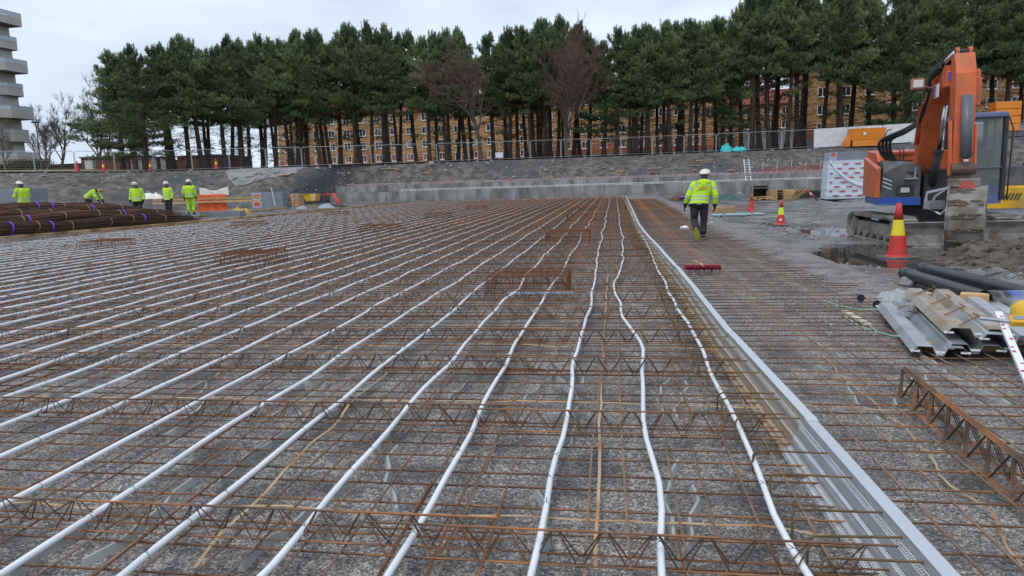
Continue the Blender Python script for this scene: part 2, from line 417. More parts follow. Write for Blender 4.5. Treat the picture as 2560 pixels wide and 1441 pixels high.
def tarp_mesh(w=3.4, h=2.0):
    q = MB(); n = 22; m = 12; r1 = []; 
    for j in range(m+1):
        ring = []
        for i in range(n+1):
            x = -w/2+w*i/n; z = .05+(h-.05)*j/m
            ring.append((x, -.04+.035*fbm(x*1.6, z*2.1, 4), z))
        r1.append(ring)
    vs = [p for r in r1 for p in r]; fs = [(j*(n+1)+i, j*(n+1)+i+1, (j+1)*(n+1)+i+1, (j+1)*(n+1)+i) for j in range(m) for i in range(n)]
    q.add(vs, fs); back = [(p[0], p[1]+.02, p[2]) for p in vs]; q.add(back, [tuple(reversed(f)) for f in fs])
    return q.mesh('tarp', TARP, True)
tm = tarp_mesh()
for i, (xa, xb) in enumerate(crest_walk(at(2036, 360, 79.5).x, 3.47, 6)):
    y = crest(xa)[0]+.8; za, zb = hplat(xa, y), hplat(xb, y)
    o = thing('fence_panel', 'site fence panel covered in white tarpaulin, %s behind the excavator from the left' % ordn(i), 'fence', ((xa+xb)/2, y, (za+zb)/2), 0, 'tarpaulin covered fence panels')
    o.rotation_euler = (0, -math.atan2(zb-za, 3.47), 0)
    mk('frame', fa, o); mk('tarp', tm, o); mk('foot', ff, o)
# ---------------------------------------------------------------- orange apartment buildings
m, t, b = _mat('ochre_brick'); N = t.nodes.new; K = t.links.new
g = N('ShaderNodeTexCoord'); br = N('ShaderNodeTexBrick'); br.inputs['Scale'].default_value = 1.0
br.inputs['Brick Width'].default_value = .5; br.inputs['Row Height'].default_value = .14; br.inputs['Mortar Size'].default_value = .012
br.inputs['Color1'].default_value = (.47, .275, .13, 1); br.inputs['Color2'].default_value = (.40, .225, .105, 1); br.inputs['Mortar'].default_value = (.40, .24, .11, 1)
mpg = N('ShaderNodeMapping'); mpg.inputs['Rotation'].default_value = (R_(90), 0, 0); K(g.outputs['Object'], mpg.inputs[0]); K(mpg.outputs[0], br.inputs['Vector']); K(br.outputs[0], b.inputs['Base Color']); b.inputs['Roughness'].default_value = .9
OCHRE = m
REDBAND = mat('red_brick_band', (.30, .085, .035), (.24, .065, .03), scale=3, rough=.9)
ROOFR = mat('red_roof_tile', (.24, .06, .04), (.17, .045, .035), scale=2, rough=.8, stretch=(3, 1, 1))
GLASS = mat('window_glass', (.03, .035, .04), rough=.08, spec=.7)
WFR = mat('window_white', (.78, .78, .77), rough=.5)
CURT = mat('curtain', (.35, .36, .36), rough=.8)
def window_meshes(w, h):
    a = MB(); t_ = .09
    for x in (-w/2+t_/2, w/2-t_/2, 0): a.b2(x-t_/2, x+t_/2, -.07, .02, 0, h)
    a.b2(-w/2, w/2, -.068, .018, 0, t_); a.b2(-w/2, w/2, -.068, .018, h-t_, h)
    s = MB(); s.b2(-w/2-.08, w/2+.08, -.16, .02, -.09, 0)
    p = MB(); p.b2(-w/2+.02, w/2-.02, -.012, .015, .02, h-.02)
    c = MB(); c.b2(-w/2+.1, -w/2+.42, -.016, .0, .1, h-.1)
    return a.mesh('frame', WFR), s.mesh('sill', WFR), p.mesh('pane', GLASS), c.mesh('curtain', CURT)
WIN = window_meshes(1.45, 1.5)
def block(name, label, x0, x1, y, zg, floors, rz=0, roof=True, depth=11, pitch=3.6, fh=2.85, base=1.0, wall=None, x_off=1.9, gablecol=None):
    o = thing(name, label, 'building', (x0, y, zg), rz); w = x1-x0; h = base+floors*fh
    q = MB(); q.b2(0, w, 0, depth, base, h); q.build('wall', wall or OCHRE, o)
    q = MB(); q.b2(-.03, w+.03, -.03, depth+.03, -1.5, base); q.build('plinth', mat('plinth', (.14, .13, .12), rough=.9), o)
    for k, (z, hh) in enumerate(((base+.02, .85), (base+1.05, .26), (base+1.5, .22), (base+2.1, .16))):
        if wall is None:
            q = MB(); q.b2(-.02, w+.02, -.025, depth, z, z+hh); q.build('brick_band', REDBAND, o)
    n = int((w-2*x_off+1.5)/pitch)+1
    for f in range(floors):
        for i in range(n):
            x = x_off+i*pitch
            wd = mk('window', WIN[0], o, (x, 0, base+f*fh+.95))
            mk('sill', WIN[1], wd); mk('pane', WIN[2], wd)
            if random.random() < .4: mk('curtain', WIN[3], wd, (random.choice((0, .85)), 0, 0))
    if roof:
        q = MB(); q.loft([[(-.4, -.6, h), (w+.4, -.6, h), (w+.4, depth+.6, h), (-.4, depth+.6, h)], [(-.4, -.6, h+.18), (w+.4, -.6, h+.18), (w+.4, depth+.6, h+.18), (-.4, depth+.6, h+.18)],
                          [(-.3, depth*.5-.1, h+3.6), (w+.3, depth*.5-.1, h+3.6), (w+.3, depth*.5+.1, h+3.6), (-.3, depth*.5+.1, h+3.6)]])
        r = q.build('roof', ROOFR, o)
        for i in range(max(1, int(w/16))):
            q = MB(); q.b2(6+i*15, 7.2+i*15, depth*.5-.6, depth*.5+.4, h+2.6, h+4.4); q.build('chimney', REDBAND, r)
    return o
a = at(702, 420, 150); b = at(1350, 400, 146)
block('apartment_building', 'long ochre brick apartment block with white windows, left end behind the pines', a.x, b.x-.5, 150, 5.2, 4)
a = at(1352, 395, 142); b = at(1790, 385, 142)
block('apartment_building', 'ochre brick apartment block with red bands, middle one behind the pines', a.x, b.x, 141, 6.0, 4)
a = at(1935, 340, 138); b = at(2030, 340, 138)
block('apartment_building', 'low set ochre brick wing seen between slim pines at the right', a.x-8, b.x+3, 150, 6.2, 3, roof=True)
a = at(2022, 330, 121); b = at(2700, 330, 121)
block('apartment_building', 'ochre brick apartment block with red tile roof directly behind the excavator', a.x, b.x, 121, 6.3, 4, fh=2.8)
# pale houses at the left of the block
GREYW = mat('pale_render', (.46, .50, .55), (.42, .46, .52), scale=1, rough=.9)
a = at(548, 425, 135); b = at(695, 420, 135)
block('pale_house', 'pale grey rendered house seen between the trunks left of the ochre block', a.x, b.x, 160, 4.5, 2, roof=False, wall=GREYW, pitch=4.2, base=.4)
a = at(1880, 370, 100); b = at(2010, 370, 100)
block('pale_shed', 'low whitish garage behind the fence at the right of the pines', a.x, b.x-1, 102, 4.9, 1, roof=False, depth=5, wall=mat('pale_shed', (.55, .54, .52), rough=.9), pitch=30, base=.2, x_off=20)
# low brick garages on the left
BRICKR = mat('dark_red_brick', (.135, .042, .034), (.10, .035, .03), scale=3, rough=.9, bump=.3, bscale=18)
def low_building(name, label, p0, p1, y, z0, z1, depth, doors=0):
    o = thing(name, label, 'building', (p0, y, z0)); w = p1-p0; h = z1-z0
    q = MB(); q.b2(0, w, 0, depth, -.4, h); q.build('wall', BRICKR, o)
    q = MB(); q.b2(-.15, w+.15, -.15, depth+.15, h, h+.16); q.build('roof_edge', mat('felt', (.06, .06, .065), rough=.9), o)
    for k in range(doors):
        q = MB(); q.b2(w+.0, w+.05, .6+k*3.0, 2.7+k*3.0, .0, 2.1); q.build('garage_door', WFR, o)
        q = MB(); q.b2(w+.05, w+.12, .5+k*3.0, .6+k*3.0, 0, 2.2); q.build('door_post', WFR, o)
    return o
Yb = 82
A = at(206, 432, Yb); B = at(318, 398, Yb)
low_building('brick_garage', 'low dark red brick garage with flat roof and white doors on its side', A.x, B.x, Yb, A.z, at(206, 396, Yb).z, 9, 3)
A = at(118, 432, 100); B = at(206, 418, 100)
low_building('brick_garage', 'lower long dark brick building left of the garage, behind the fence', A.x, B.x, 100, A.z, at(150, 413, 100).z, 9)
A = at(446, 431, 88); B = at(545, 398, 88)
low_building('brick_garage', 'low dark red brick garage half hidden by trunks', A.x, B.x, 88, A.z-.1, at(470, 392, 88).z, 9)
A = at(335, 430, 118); B = at(445, 408, 118)
low_building('brick_garage', 'far low brown garage row between the leftmost pine and next trunks', A.x, B.x, 118, A.z, at(400, 404, 118).z, 8, 0)
q = MB(); q.rbox((0, 0, .6), (.95, .5, 1.2), .03); q.b2(-.5, .5, -.27, .27, 1.2, 1.26)
p = at(228, 431, 70); tag(q.build('utility_cabinet', mat('cabinet', (.5, .52, .48), rough=.6), None, False, (p.x, 70, p.z)), 'pale grey utility cabinet in front of the brick garage', 'cabinet')
# hedge
def leaf_cloud(q, c, r, n, s, rr):
    for _ in range(n):
        d = Vector((rr.gauss(0, 1), rr.gauss(0, 1), rr.gauss(0, 1))).normalized(); k = rr.random()**.4
        p = Vector(c)+Vector((d.x*r[0], d.y*r[1], d.z*r[2]))*k
        u = Vector((rr.gauss(0, 1), rr.gauss(0, 1), rr.gauss(0, 1))).normalized(); v = u.orthogonal().normalized()
        q.add([p-u*s, p+v*s*.5, p+u*s, p-v*s*.5], [(0, 1, 2, 3)])
HEDGE = mat('hedge_leaf', (.05, .052, .03), (.09, .08, .045), scale=1.2, rough=.9)
q = MB(); rr = random.Random(4); A = at(25, 432, 76); B = at(125, 430, 76)
for i in range(22):
    x = A.x+(B.x-A.x)*i/21; leaf_cloud(q, (x-A.x, rr.uniform(-.3, .3), .75), (1.0, .7, .95), 260, .09, rr)
tag(q.build('clipped_hedge', HEDGE, None, False, (A.x, 76, A.z-.1)), 'dark clipped hedge behind the fence under the balcony tower', 'hedge')
# ---------------------------------------------------------------- balcony tower on the left
BALC = mat('balcony_panel', (.44, .425, .39), (.39, .375, .345), scale=.7, rough=.8)
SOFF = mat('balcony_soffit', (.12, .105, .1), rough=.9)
BRWALL = mat('tower_wall', (.16, .10, .08), (.11, .075, .06), scale=1, rough=.9)
GLR = mat('balcony_glass', (.42, .48, .52), rough=.12, spec=.6)
tower = thing('balcony_tower', 'pale apartment tower with stacked angular balconies and glass railings', 'building', (-84.9, 74, 3.3))
def balcony(o, pts, z, h=1.0, rail=.55):
    """pts: plan outline of the projecting slab, front to back"""
    q = MB(); q.loft([[(x, y, z) for x, y in pts], [(x, y, z+h) for x, y in pts]]); b_ = q.build('balcony', BALC, o)
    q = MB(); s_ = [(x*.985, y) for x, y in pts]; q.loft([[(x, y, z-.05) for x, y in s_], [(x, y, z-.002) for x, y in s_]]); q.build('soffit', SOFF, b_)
    g = MB(); t_ = MB()
    for (a0, a1) in zip(pts[:-1], pts[1:]):
        A_, B_ = Vector((a0[0], a0[1], 0)), Vector((a1[0], a1[1], 0)); d = (B_-A_)
        if d.length < .3: continue
        nn = Vector((-d.y, d.x, 0)).normalized()*.03
        g.loft([[A_+Vector((0, 0, z+h+.04)), B_+Vector((0, 0, z+h+.04)), B_+nn+Vector((0, 0, z+h+.04)), A_+nn+Vector((0, 0, z+h+.04))],
                [A_+Vector((0, 0, z+h+rail)), B_+Vector((0, 0, z+h+rail)), B_+nn+Vector((0, 0, z+h+rail)), A_+nn+Vector((0, 0, z+h+rail))]])
        t_.tube([A_+Vector((0, 0, z+h+rail+.03)), B_+Vector((0, 0, z+h+rail+.03))], .035, 5)
        k = max(1, int(d.length/1.1))
        for i in range(k+1): t_.tube([A_+d*(i/k)+Vector((0, 0, z+h)), A_+d*(i/k)+Vector((0, 0, z+h+rail+.03))], .025, 4)
    g.build('glass_rail', GLR, b_); t_.build('handrail', FENCEM, b_)
    return b_
q = MB(); q.b2(-14, 5.2, 3.0, 10, -2, 24.5); q.build('core_wall', BRWALL, tower)
q = MB(); q.b2(5.2, 7.0, 6.0, 9.4, 2.6, 21.5); q.build('pale_wall', BALC, tower)
for f in range(8):
    z = 2.3+f*2.95
    x1 = 5.6-f*.05
    balcony(tower, [(-12, -2.2), (x1-3.2, -2.2), (x1, 1.6), (x1+.4, 5.2), (-12, 5.2)], z)
    q = MB(); q.b2(-2, 4.8, 2.9, 2.99, z+1.0, z+2.6); w_ = q.build('window', GLASS, tower)
    q = MB()
    for xx in (-2, -.3, 1.4, 3.1, 4.8): q.b2(xx-.06, xx+.06, 2.82, 2.9, z+1.0, z+2.6)
    q.build('frame', WFR, w_)
    if f % 2 == 0 and f < 7:
        balcony(tower, [(5.9, 3.4), (8.7, 6.3), (8.9, 9.5), (5.9, 9.5)], z+.3)
    elif f < 7:
        balcony(tower, [(6.1, 5.4), (7.7, 7.3), (7.8, 9.5), (6.1, 9.5)], z+.35)
# lamp post
p = at(106, 436, 66); tp = at(82, 308, 66)
lp = thing('lamp_post', 'tall thin dark lamp post beside the balcony tower', 'lamp post', (p.x, 66, p.z-.3)); hh = tp.z-p.z+.3
q = MB(); q.tube([(0, 0, 0), (0, 0, 1.2), (0, 0, hh)], [.09, .07, .045], 8); q.build('pole', mat('lamp_dark', (.06, .065, .07), rough=.5), lp)
q = MB(); q.lathe([(.05, hh-.02), (.42, hh+.02), (.45, hh+.08), (.25, hh+.14)], n=14); q.build('lamp_head', MATS['lamp_dark'], lp)
# ================================================================ TREES
BARK = mat('pine_bark', (.035, .026, .021), (.06, .042, .032), scale=3, rough=.95, stretch=(1, 1, .3), bump=.6, bscale=10, c3=(.085, .045, .027), s3=.5, rnd=.3)
NEED = mat('pine_needles', (.066, .110, .046), (.19, .235, .098), scale=.42, rough=.75, rnd=.28, detail=3, lo=.35, hi=.65)
DECB = mat('bare_bark', (.15, .13, .105), (.095, .08, .068), scale=3, rough=.95)
TWIGR = mat('red_twigs', (.165, .092, .08), (.125, .075, .065), scale=1.4, rough=.95)
TWIGG = mat('grey_twigs', (.15, .12, .105), (.12, .095, .085), scale=1.4, rough=.95)
def np_mesh(name, v, f, m):
    me = bpy.data.meshes.new(name); me.from_pydata(v, [], f); me.materials.append(m); me.update(); return me
def pine_proto(seed, c0=.42, rad=2.9, low=0, H=16.0):
    """needles as narrow blades round shoot tips, shoots spread in flattened pads along whorled limbs"""
    rr = random.Random(seed); wood = MB(); V = []; F = []
    lean = rr.uniform(-.25, .25); bend = rr.uniform(-.35, .35)
    def axis(t): return Vector((lean*t*2+bend*math.sin(t*3), .3*math.sin(t*2.3+seed), H*t))
    tr = MB(); ps = [axis(i/14) for i in range(15)]
    tr.tube(ps, [.25*(1-i/15)**.75+.03+(.12 if i == 0 else 0) for i in range(15)], 9)
    def shoot(p, d, s, nb):
        d = d.normalized(); a = d.orthogonal().normalized(); b = d.cross(a)
        for k in range(nb):
            an = rr.uniform(0, 6.283); sp_ = rr.uniform(.25, 1.15)
            q = (d+(a*math.cos(an)+b*math.sin(an))*sp_).normalized()
            w = q.cross(Vector((rr.gauss(0, 1), rr.gauss(0, 1), rr.gauss(0, 1)))).normalized()*s*.085
            o = len(V); base = p-d*s*rr.uniform(.1, .5)
            V.extend([tuple(base-w), tuple(base+w), tuple(base+q*s*rr.uniform(.8, 1.2))]); F.append((o, o+1, o+2))
    nw = int(16+rr.random()*4)
    for i in range(nw):
        t = c0+(1-c0)*(i+rr.uniform(0, .7))/nw
        if t > .985: t = .985
        u = (t-c0)/(1-c0)
        prof = min(1, .55+2.2*u)*(1-u)**.78*1.18*(1+.28*math.sin(i*2.1+seed))
        for j in range(rr.choice((3, 4, 4, 5)) if u < .8 else 3):
            an = rr.uniform(0, 6.283); ln = rad*prof*rr.uniform(.55, 1.18)+.25
            if ln < .4: ln = .4
            rise = -.12+1.15*u*u+.25*u+rr.uniform(-.14, .22)
            b0 = axis(t); dr = Vector((math.cos(an), math.sin(an), rise)).normalized()
            mid = b0+dr*ln*.55+Vector((0, 0, -.05*ln)); end = b0+dr*ln+Vector((0, 0, .10*ln))
            wood.tube([b0, mid, end], [.012+.017*ln, .01+.009*ln, .008], 4, False)
            ns = int(14+17*ln)
            for k in range(ns):
                f = rr.uniform(.35, 1.06); p = b0.lerp(mid, f/.55) if f < .55 else mid.lerp(end, (f-.55)/.45)
                side = Vector((-dr.y, dr.x, 0)); off = side*rr.gauss(0, .30)*ln*.62+Vector((0, 0, rr.gauss(.05, .10)*(.6+.25*ln)))
                p2 = p+off
                shoot(p2, Vector((dr.x*.6+off.x*.5, dr.y*.6+off.y*.5, .75+rr.uniform(-.3, .4))), rr.uniform(.28, .44), 8)
            for k in range(int(2+5*u)):     # upright shoots along the outer bough
                f = rr.uniform(.5, 1.0); p = b0.lerp(end, f)+Vector((rr.gauss(0, .15), rr.gauss(0, .15), .1)); tall = rr.uniform(.35, .9)*(.5+.7*u)
                for z in range(int(4+6*tall)): shoot(p+Vector((rr.gauss(0, .03), rr.gauss(0, .03), tall*z/(4+6*tall))), Vector((rr.gauss(0, .25), rr.gauss(0, .25), 1)), .24, 6)
    for k in range(30): # leader tip
        z = rr.uniform(-1.9, .75); p = axis(.99)+Vector((rr.gauss(0, .13)*(1-.8*z)*.7, rr.gauss(0, .13)*(1-.8*z)*.7, z))
        shoot(p, Vector((rr.gauss(0, .3), rr.gauss(0, .3), 1)), .3, 6)
    # dead twigs and a few live low boughs on the bare stem
    for k in range(58):
        t = rr.uniform(.08, c0+.10); an = rr.uniform(0, 6.283); ln = rr.uniform(.5, 1.9); b0 = axis(t)
        d = Vector((math.cos(an), math.sin(an), rr.uniform(-.25, .35)))
        e = b0+d*ln; mid = b0+d*ln*.5+Vector((0, 0, rr.uniform(-.1, .12)))
        wood.tube([b0, mid, e], [.034, .024, .012], 3, False)
        for z in range(4):
            s_ = b0.lerp(e, rr.uniform(.4, .9)); wood.tube([s_, s_+Vector((rr.gauss(0, .3), rr.gauss(0, .3), rr.gauss(.05, .22)))], .012, 3, False)
    for k in range(low):
        t = rr.uniform(.14, c0); an = rr.uniform(0, 6.283); ln = rr.uniform(1.5, 2.9); b0 = axis(t)
        dr = Vector((math.cos(an), math.sin(an), rr.uniform(-.05, .3))).normalized(); e = b0+dr*ln
        wood.tube([b0, e], [.05, .012], 4, False)
        for j in range(34):
            f = rr.uniform(.45, 1.08); p = b0+dr*ln*f+Vector((rr.gauss(0, .38), rr.gauss(0, .38), rr.gauss(.02, .15)))
            shoot(p, Vector((dr.x*.6, dr.y*.6, .8)), rr.uniform(.26, .4), 6)
    return tr.mesh('trunk', BARK, True), wood.mesh('limbs', BARK), np_mesh('crown', V, F, NEED), axis(1).z
PINES = [pine_proto(1, .46, 3.3, 1), pine_proto(2, .52, 2.9, 1), pine_proto(3, .42, 3.5, 2), pine_proto(4, .56, 2.7, 1),
         pine_proto(5, .40, 3.6, 3), pine_proto(6, .48, 3.2, 2), pine_proto(7, .15, 3.8, 6), pine_proto(8, .24, 3.5, 5)]
TOPX = [200, 240, 300, 330, 400, 450, 560, 640, 750, 830, 900, 960, 1080, 1150, 1230, 1330, 1400, 1460, 1505, 1545, 1650, 1720, 1790, 1850, 1900, 2000, 2200, 2560, 2700]
TOPY = [200, 165, 100, 92, 112, 92, 100, 88, 72, 70, 45, 55, 80, 70, 72, 60, 35, 45, 100, 62, 48, 45, 40, 5, -40, -40, -55, -50, -40]
spots = []   # (base pixel x, Y, proto, height factor)
front = [(362, 62.5, 7, 1.0), (300, 66, 6, .97), (420, 66.5, 2, 1), (432, 70, 3, .98), (466, 68.5, 1, .97), (480, 72, 0, 1), (505, 69, 5, .98), (520, 74, 3, .93),
         (562, 70, 2, .96), (580, 76, 1, 1), (600, 72, 4, .97), (618, 78, 3, 1), (655, 80, 0, .95), (690, 77, 5, .98), (722, 78, 3, .96), (745, 77, 1, 1), (762, 81, 0, .97),
         (800, 78, 2, .98), (815, 84, 3, 1), (850, 82, 4, .93), (893, 79, 0, 1), (906, 83, 3, .97), (930, 80, 5, .98), (962, 79, 2, .97), (1000, 86, 1, .95), (1040, 84, 3, .97),
         (1075, 80.5, 0, .98), (1092, 84, 5, 1), (1118, 81, 4, .96), (1145, 90, 1, 1), (1165, 84, 3, .96), (1235, 86, 2, .98), (1275, 84, 5, 1), (1300, 89, 3, 1), (1322, 83, 1, .96), (1358, 82, 0, 1),
         (1372, 86, 3, .98), (1398, 88, 4, 1), (1440, 92, 1, .97), (1468, 86, 3, .93), (1512, 81, 7, .96), (1540, 81, 5, 1), (1582, 82, 2, .97), (1612, 81, 0, 1), (1626, 86, 3, .98), (1668, 81, 4, .99),
         (1690, 87, 1, .97), (1712, 84, 3, 1), (1726, 82, 5, .98), (1765, 83, 0, .96), (1790, 90, 2, 1), (1826, 86, 7, .80), (1850, 88, 3, 1), (1872, 83, 1, 1), (1900, 86, 3, .99), (1922, 84, 1, 1), (1942, 90, 3, .96),
         (1962, 83, 1, .98), (1988, 86, 5, 1), (2012, 92, 3, 1), (2052, 86, 3, .97), (2090, 84, 0, 1), (2122, 90, 2, .98), (2160, 88, 4, .95), (2235, 84, 6, .96), (2268, 88, 2, 1), (2310, 92, 5, 1), (2350, 88, 4, .96),
         (2395, 92, 2, 1), (2432, 86, 3, .97), (2470, 90, 5, 1), (2500, 86, 0, .95), (2540, 88, 4, 1), (2590, 86, 2, 1), (2640, 88, 6, 1)]
side = ['leftmost of the stand', 'right end of the stand']
for i, (px, Y, k, hf) in enumerate(sorted(front)):
    b0 = at(px, 400, Y); gx = b0.x; gz = hplat(gx, Y)
    ty = interp(px, TOPX, TOPY); ztop = at(px, ty, Y).z
    Hh = (ztop-gz)*hf*random.uniform(.95, 1.0)
    s = Hh/16.4
    tr, wd, cr, _ = PINES[k]
    o = thing('pine_tree', 'tall dark green pine in the stand behind the fence, %s trunk from the left' % ordn(i), 'tree', (gx, Y, gz-.05), random.uniform(0, 6.28), 'pine trees behind the crest fence')
    sx = s**.5*1.02*random.uniform(.9, 1.12); o.scale = (sx, sx, s)
    mk('trunk', tr, o); mk('limbs', wd, o); mk('crown', cr, o)
rr = random.Random(11)
for i in range(52):
    px = rr.uniform(300, 2600); Y = rr.uniform(93, 116); k = rr.choice((0, 1, 2, 3, 5))
    if px < 620: Y = rr.uniform(76, 84)
    if 400 < px < 470: continue
    b0 = at(px, 400, Y); gz = hplat(b0.x, Y); ztop = at(px, interp(px, TOPX, TOPY)+rr.uniform(5, 60), Y).z; s = (ztop-gz)/16.4
    tr, wd, cr, _ = PINES[k]
    o = thing('pine_tree', 'pine in the back rows of the stand, half hidden behind nearer trunks', 'tree', (b0.x, Y, gz-.05), rr.uniform(0, 6.28), 'pine trees in the back rows')
    o.scale = (s**.5, s**.5, s)
    mk('trunk', tr, o); mk('limbs', wd, o); mk('crown', cr, o)
# bare broadleaf trees
def bare_proto(seed, H, spread, twigm, levels=4, multi=1, tw=1.0, barkm=None, droop=0.0):
    rr = random.Random(seed); tr = MB(); br = MB(); twg = MB()
    def grow(p, d, ln, r, lv):
        n = 4; pts = [p]; rs = [r]
        for i in range(n):
            d = (d+Vector((rr.gauss(0, .13), rr.gauss(0, .13), rr.gauss(.03, .08)))).normalized(); pts.append(pts[-1]+d*ln/n); rs.append(r*(1-.5*(i+1)/n))
        (tr if lv == levels else (br if lv > 1 else twg)).tube(pts, rs, 7 if lv == levels else (5 if lv > 1 else 3), False)
        if lv == 0: return
        for k in range({4: 9, 3: 6, 2: 6, 1: 6}.get(lv, 5)):
            f = rr.uniform(.3, 1.0); i = min(int(f*n), n-1); q = pts[i].lerp(pts[i+1], f*n-i)
            an = rr.uniform(0, 6.283); a = d.orthogonal().normalized(); b = d.cross(a)
            dd = (d*rr.uniform(.6, 1.0)+(a*math.cos(an)+b*math.sin(an))*rr.uniform(.5, 1.0)*spread+Vector((0, 0, .22-droop))).normalized()
            grow(q, dd, ln*rr.uniform(.38, .62), max(rs[i]*.5, .012*tw), lv-1)
    for m_ in range(multi):
        a = rr.uniform(0, 6.283); tilt = .0 if multi == 1 else .16
        grow(Vector((0, 0, 0)), Vector((math.cos(a)*tilt, math.sin(a)*tilt, 1)), H*rr.uniform(.85, 1)*.72, .19 if multi == 1 else .14, levels)
    return tr.mesh('trunk', barkm or DECB, True), br.mesh('limbs', barkm or DECB), twg.mesh('twigs', twigm)
BA = bare_proto(3, 10.0, 1.0, TWIGR, 4, 1, 1.2); BB = bare_proto(9, 13.5, .7, TWIGR, 4, 3, 1.1); BC = bare_proto(14, 9, .75, TWIGG, 4, 1, 1.1)
def bare(px, Y, pr, label, s=1.0, ty=None, Hn=None, zoff=0):
    b0 = at(px, 400, Y); gz = hplat(b0.x, Y)+zoff
    o = thing('bare_tree', label, 'tree', (b0.x, Y, gz-.05), random.uniform(0, 6.28)); o.scale = (s, s, s)
    for n_, me in zip(('trunk', 'limbs', 'twigs'), pr): mk(n_, me, o)
bare(1203, 80.5, BA, 'leafless tree with reddish brown twigs standing before the pines', 1.38)
bare(1415, 80.5, BB, 'tall leafless multi-stem tree with grey bark and brown twigs before the pines', .95)
bare(142, 92, BC, 'bare grey tree beside the lamp post at the left', 1.15)
bare(105, 88, BC, 'thin bare young tree just right of the balcony tower', .95)
bare(232, 100, BC, 'bare grey tree behind the brick garage, left of the pines', 1.5)
bare(268, 96, BA, 'broad bare tree behind the brick garage roof next to the leftmost pine', 1.1)
bare(8, 64, BC, 'small bare sapling in front of the fence at the left edge', .55)
bare(112, 65, BC, 'small bare sapling on the lawn in front of the hedge', .5)
# ================================================================ REINFORCEMENT MAT, PIPES, GIRDERS
PIPEW = mat('white_pipe', (.78, .80, .83), (.70, .72, .74), scale=3, rough=.32)
STRIPX = [(.5, 1.19), (2.44, 1.16), (4.5, 1.08), (7, 1.0), (9, 1.0), (11, .97), (14, .9), (18, .80), (21, .76), (26, .78), (34, .84), (45, .92), (66, 1.0)]
def sx(y): return interp(y, [a for a, _ in STRIPX], [b for _, b in STRIPX])
rr = random.Random(5)
def wob(p, a, wl, seed): return a*MN.noise((p/wl, seed*3.7, 1.3))
def bar_x(x0, x1, y, z, r, seed, n=5):
    L_ = x1-x0; k = max(2, int(L_/1.6)); q = MB()
    q.tube([(L_*i/k, wob(L_*i/k, .03, 2.7, seed), wob(L_*i/k, .008, 1.9, seed+9)) for i in range(k+1)], r, n); return q.mesh('cross_bar', RUST)
def bar_y(L_, r, seed, n=5, m=None):
    k = max(2, int(L_/1.5)); q = MB()
    q.tube([(wob(L_*i/k, .045, 3.1, seed), L_*i/k, wob(L_*i/k, .01, 2.1, seed+5)) for i in range(k+1)], r, n); return q.mesh('long_bar', m or RUSTL)
RUSTL = mat('rust_light', (.235, .175, .13), (.135, .088, .062), scale=5, rough=.8, c3=(.25, .115, .045), s3=1.7, rnd=.3, bump=.3, bscale=60, bdist=.003)
matL = thing('rebar_mat', 'wide rusty rebar mat under the white pipes, left of the steel edge strip', 'rebar mat', (0, 0, 0))
CB = [bar_x(-21.3, .98, 0, 0, .0056, s) for s in range(10)]
for i in range(296):
    y = .95+.2115*i+rr.uniform(-.03, .03)
    mk('cross_bar', CB[i % 10], matL, (-21.3+rr.uniform(-.08, .08), y, .044), rr.uniform(-.0012, .0012))
LBm = [bar_y(64, .0061, s+30) for s in range(10)]
for i in range(111):
    mk('long_bar', LBm[i % 10], matL, (.86-.2*i+rr.uniform(-.03, .03), .8, .058), rr.uniform(-.0006, .0006))
LP = [bar_y(l, .0061, s, 5, RUSTO if s % 2 else RUSTL) for s, l in enumerate((1.4, 2.0, 3.0, 1.7))]
for i in range(46):      # lap bars lying beside the long bars
    x = .86-.2*rr.randint(1, 40)+.022; y = 1.2+rr.random()**1.5*16
    mk('lap_bar', LP[i % 4], matL, (x, y, .06))
for x, y0 in ((-.93, 1.6), (-.74, 1.7), (-.53, 1.5)): mk('lap_bar', LP[3], matL, (x, y0, .066))
matR = thing('rebar_mat', 'narrower rusty rebar mat with ragged bar ends, right of the steel edge strip', 'rebar mat', (0, 0, 0))
CR = [bar_x(0, l, 0, 0, .0056, s+60) for s, l in enumerate((1.85, 2.0, 2.1, 2.2, 1.95, 2.45))]
for i in range(260):
    y = .95+.2115*i+rr.uniform(-.04, .04)
    me = CR[i % 5] if i % 11 else CR[5]
    if y < 6.3: me = CR[5] if i % 3 else CR[3]
    mk('cross_bar', me, matR, (sx(y)+.12+rr.uniform(-.06, .06), y, .046), rr.uniform(-.012, .012))
LR = [bar_y(46, .0061, s+80) for s in range(6)]
for i in range(9): mk('long_bar', LR[i % 6], matR, (1.36+.215*i+rr.uniform(-.02, .02), .8+(0 if i < 7 else 3.5), .06), rr.uniform(-.003, .004))
q = MB()   # black caps on two bar ends
# ---- white heating pipe loops
def run_pts(x, k, y0, y1):
    pts = []; y = y0
    amp = .030 if k > 4 else .045
    while y < y1:
        a = amp*(1.0 if y < 8 else 1.25)
        dx = a*MN.noise((y/1.9, k*5.1, 0))*1.4+a*(.8 if y < 9 else .45)*MN.noise((y/.9, k*5.1, 7))
        if k == 1: dx += -.20*math.exp(-((y-9.3)/2.2)**2)+.07*math.exp(-((y-6.3)/.9)**2)-.03*math.exp(-((y-13)/1.3)**2)
        if k == 2: dx += .05*math.exp(-((y-10.5)/1.5)**2)
        if k == 0: dx += -.03*math.exp(-((y-11)/2)**2)
        z = .108+.018*MN.noise((y/1.1, k*3.3, 4))
        pts.append(Vector((x+dx, y, z))); y += .3 if y < 14 else (.55 if y < 30 else 1.2)
    return pts
GY = [2.63, 4.11, 5.41, 6.48, 7.7, 8.82, 10.23]
while GY[-1] < 62: GY.append(GY[-1]+1.27+rr.uniform(-.07, .07))
TIEM = mat('tie_wire', (.03, .028, .026), rough=.6)
NR = 40
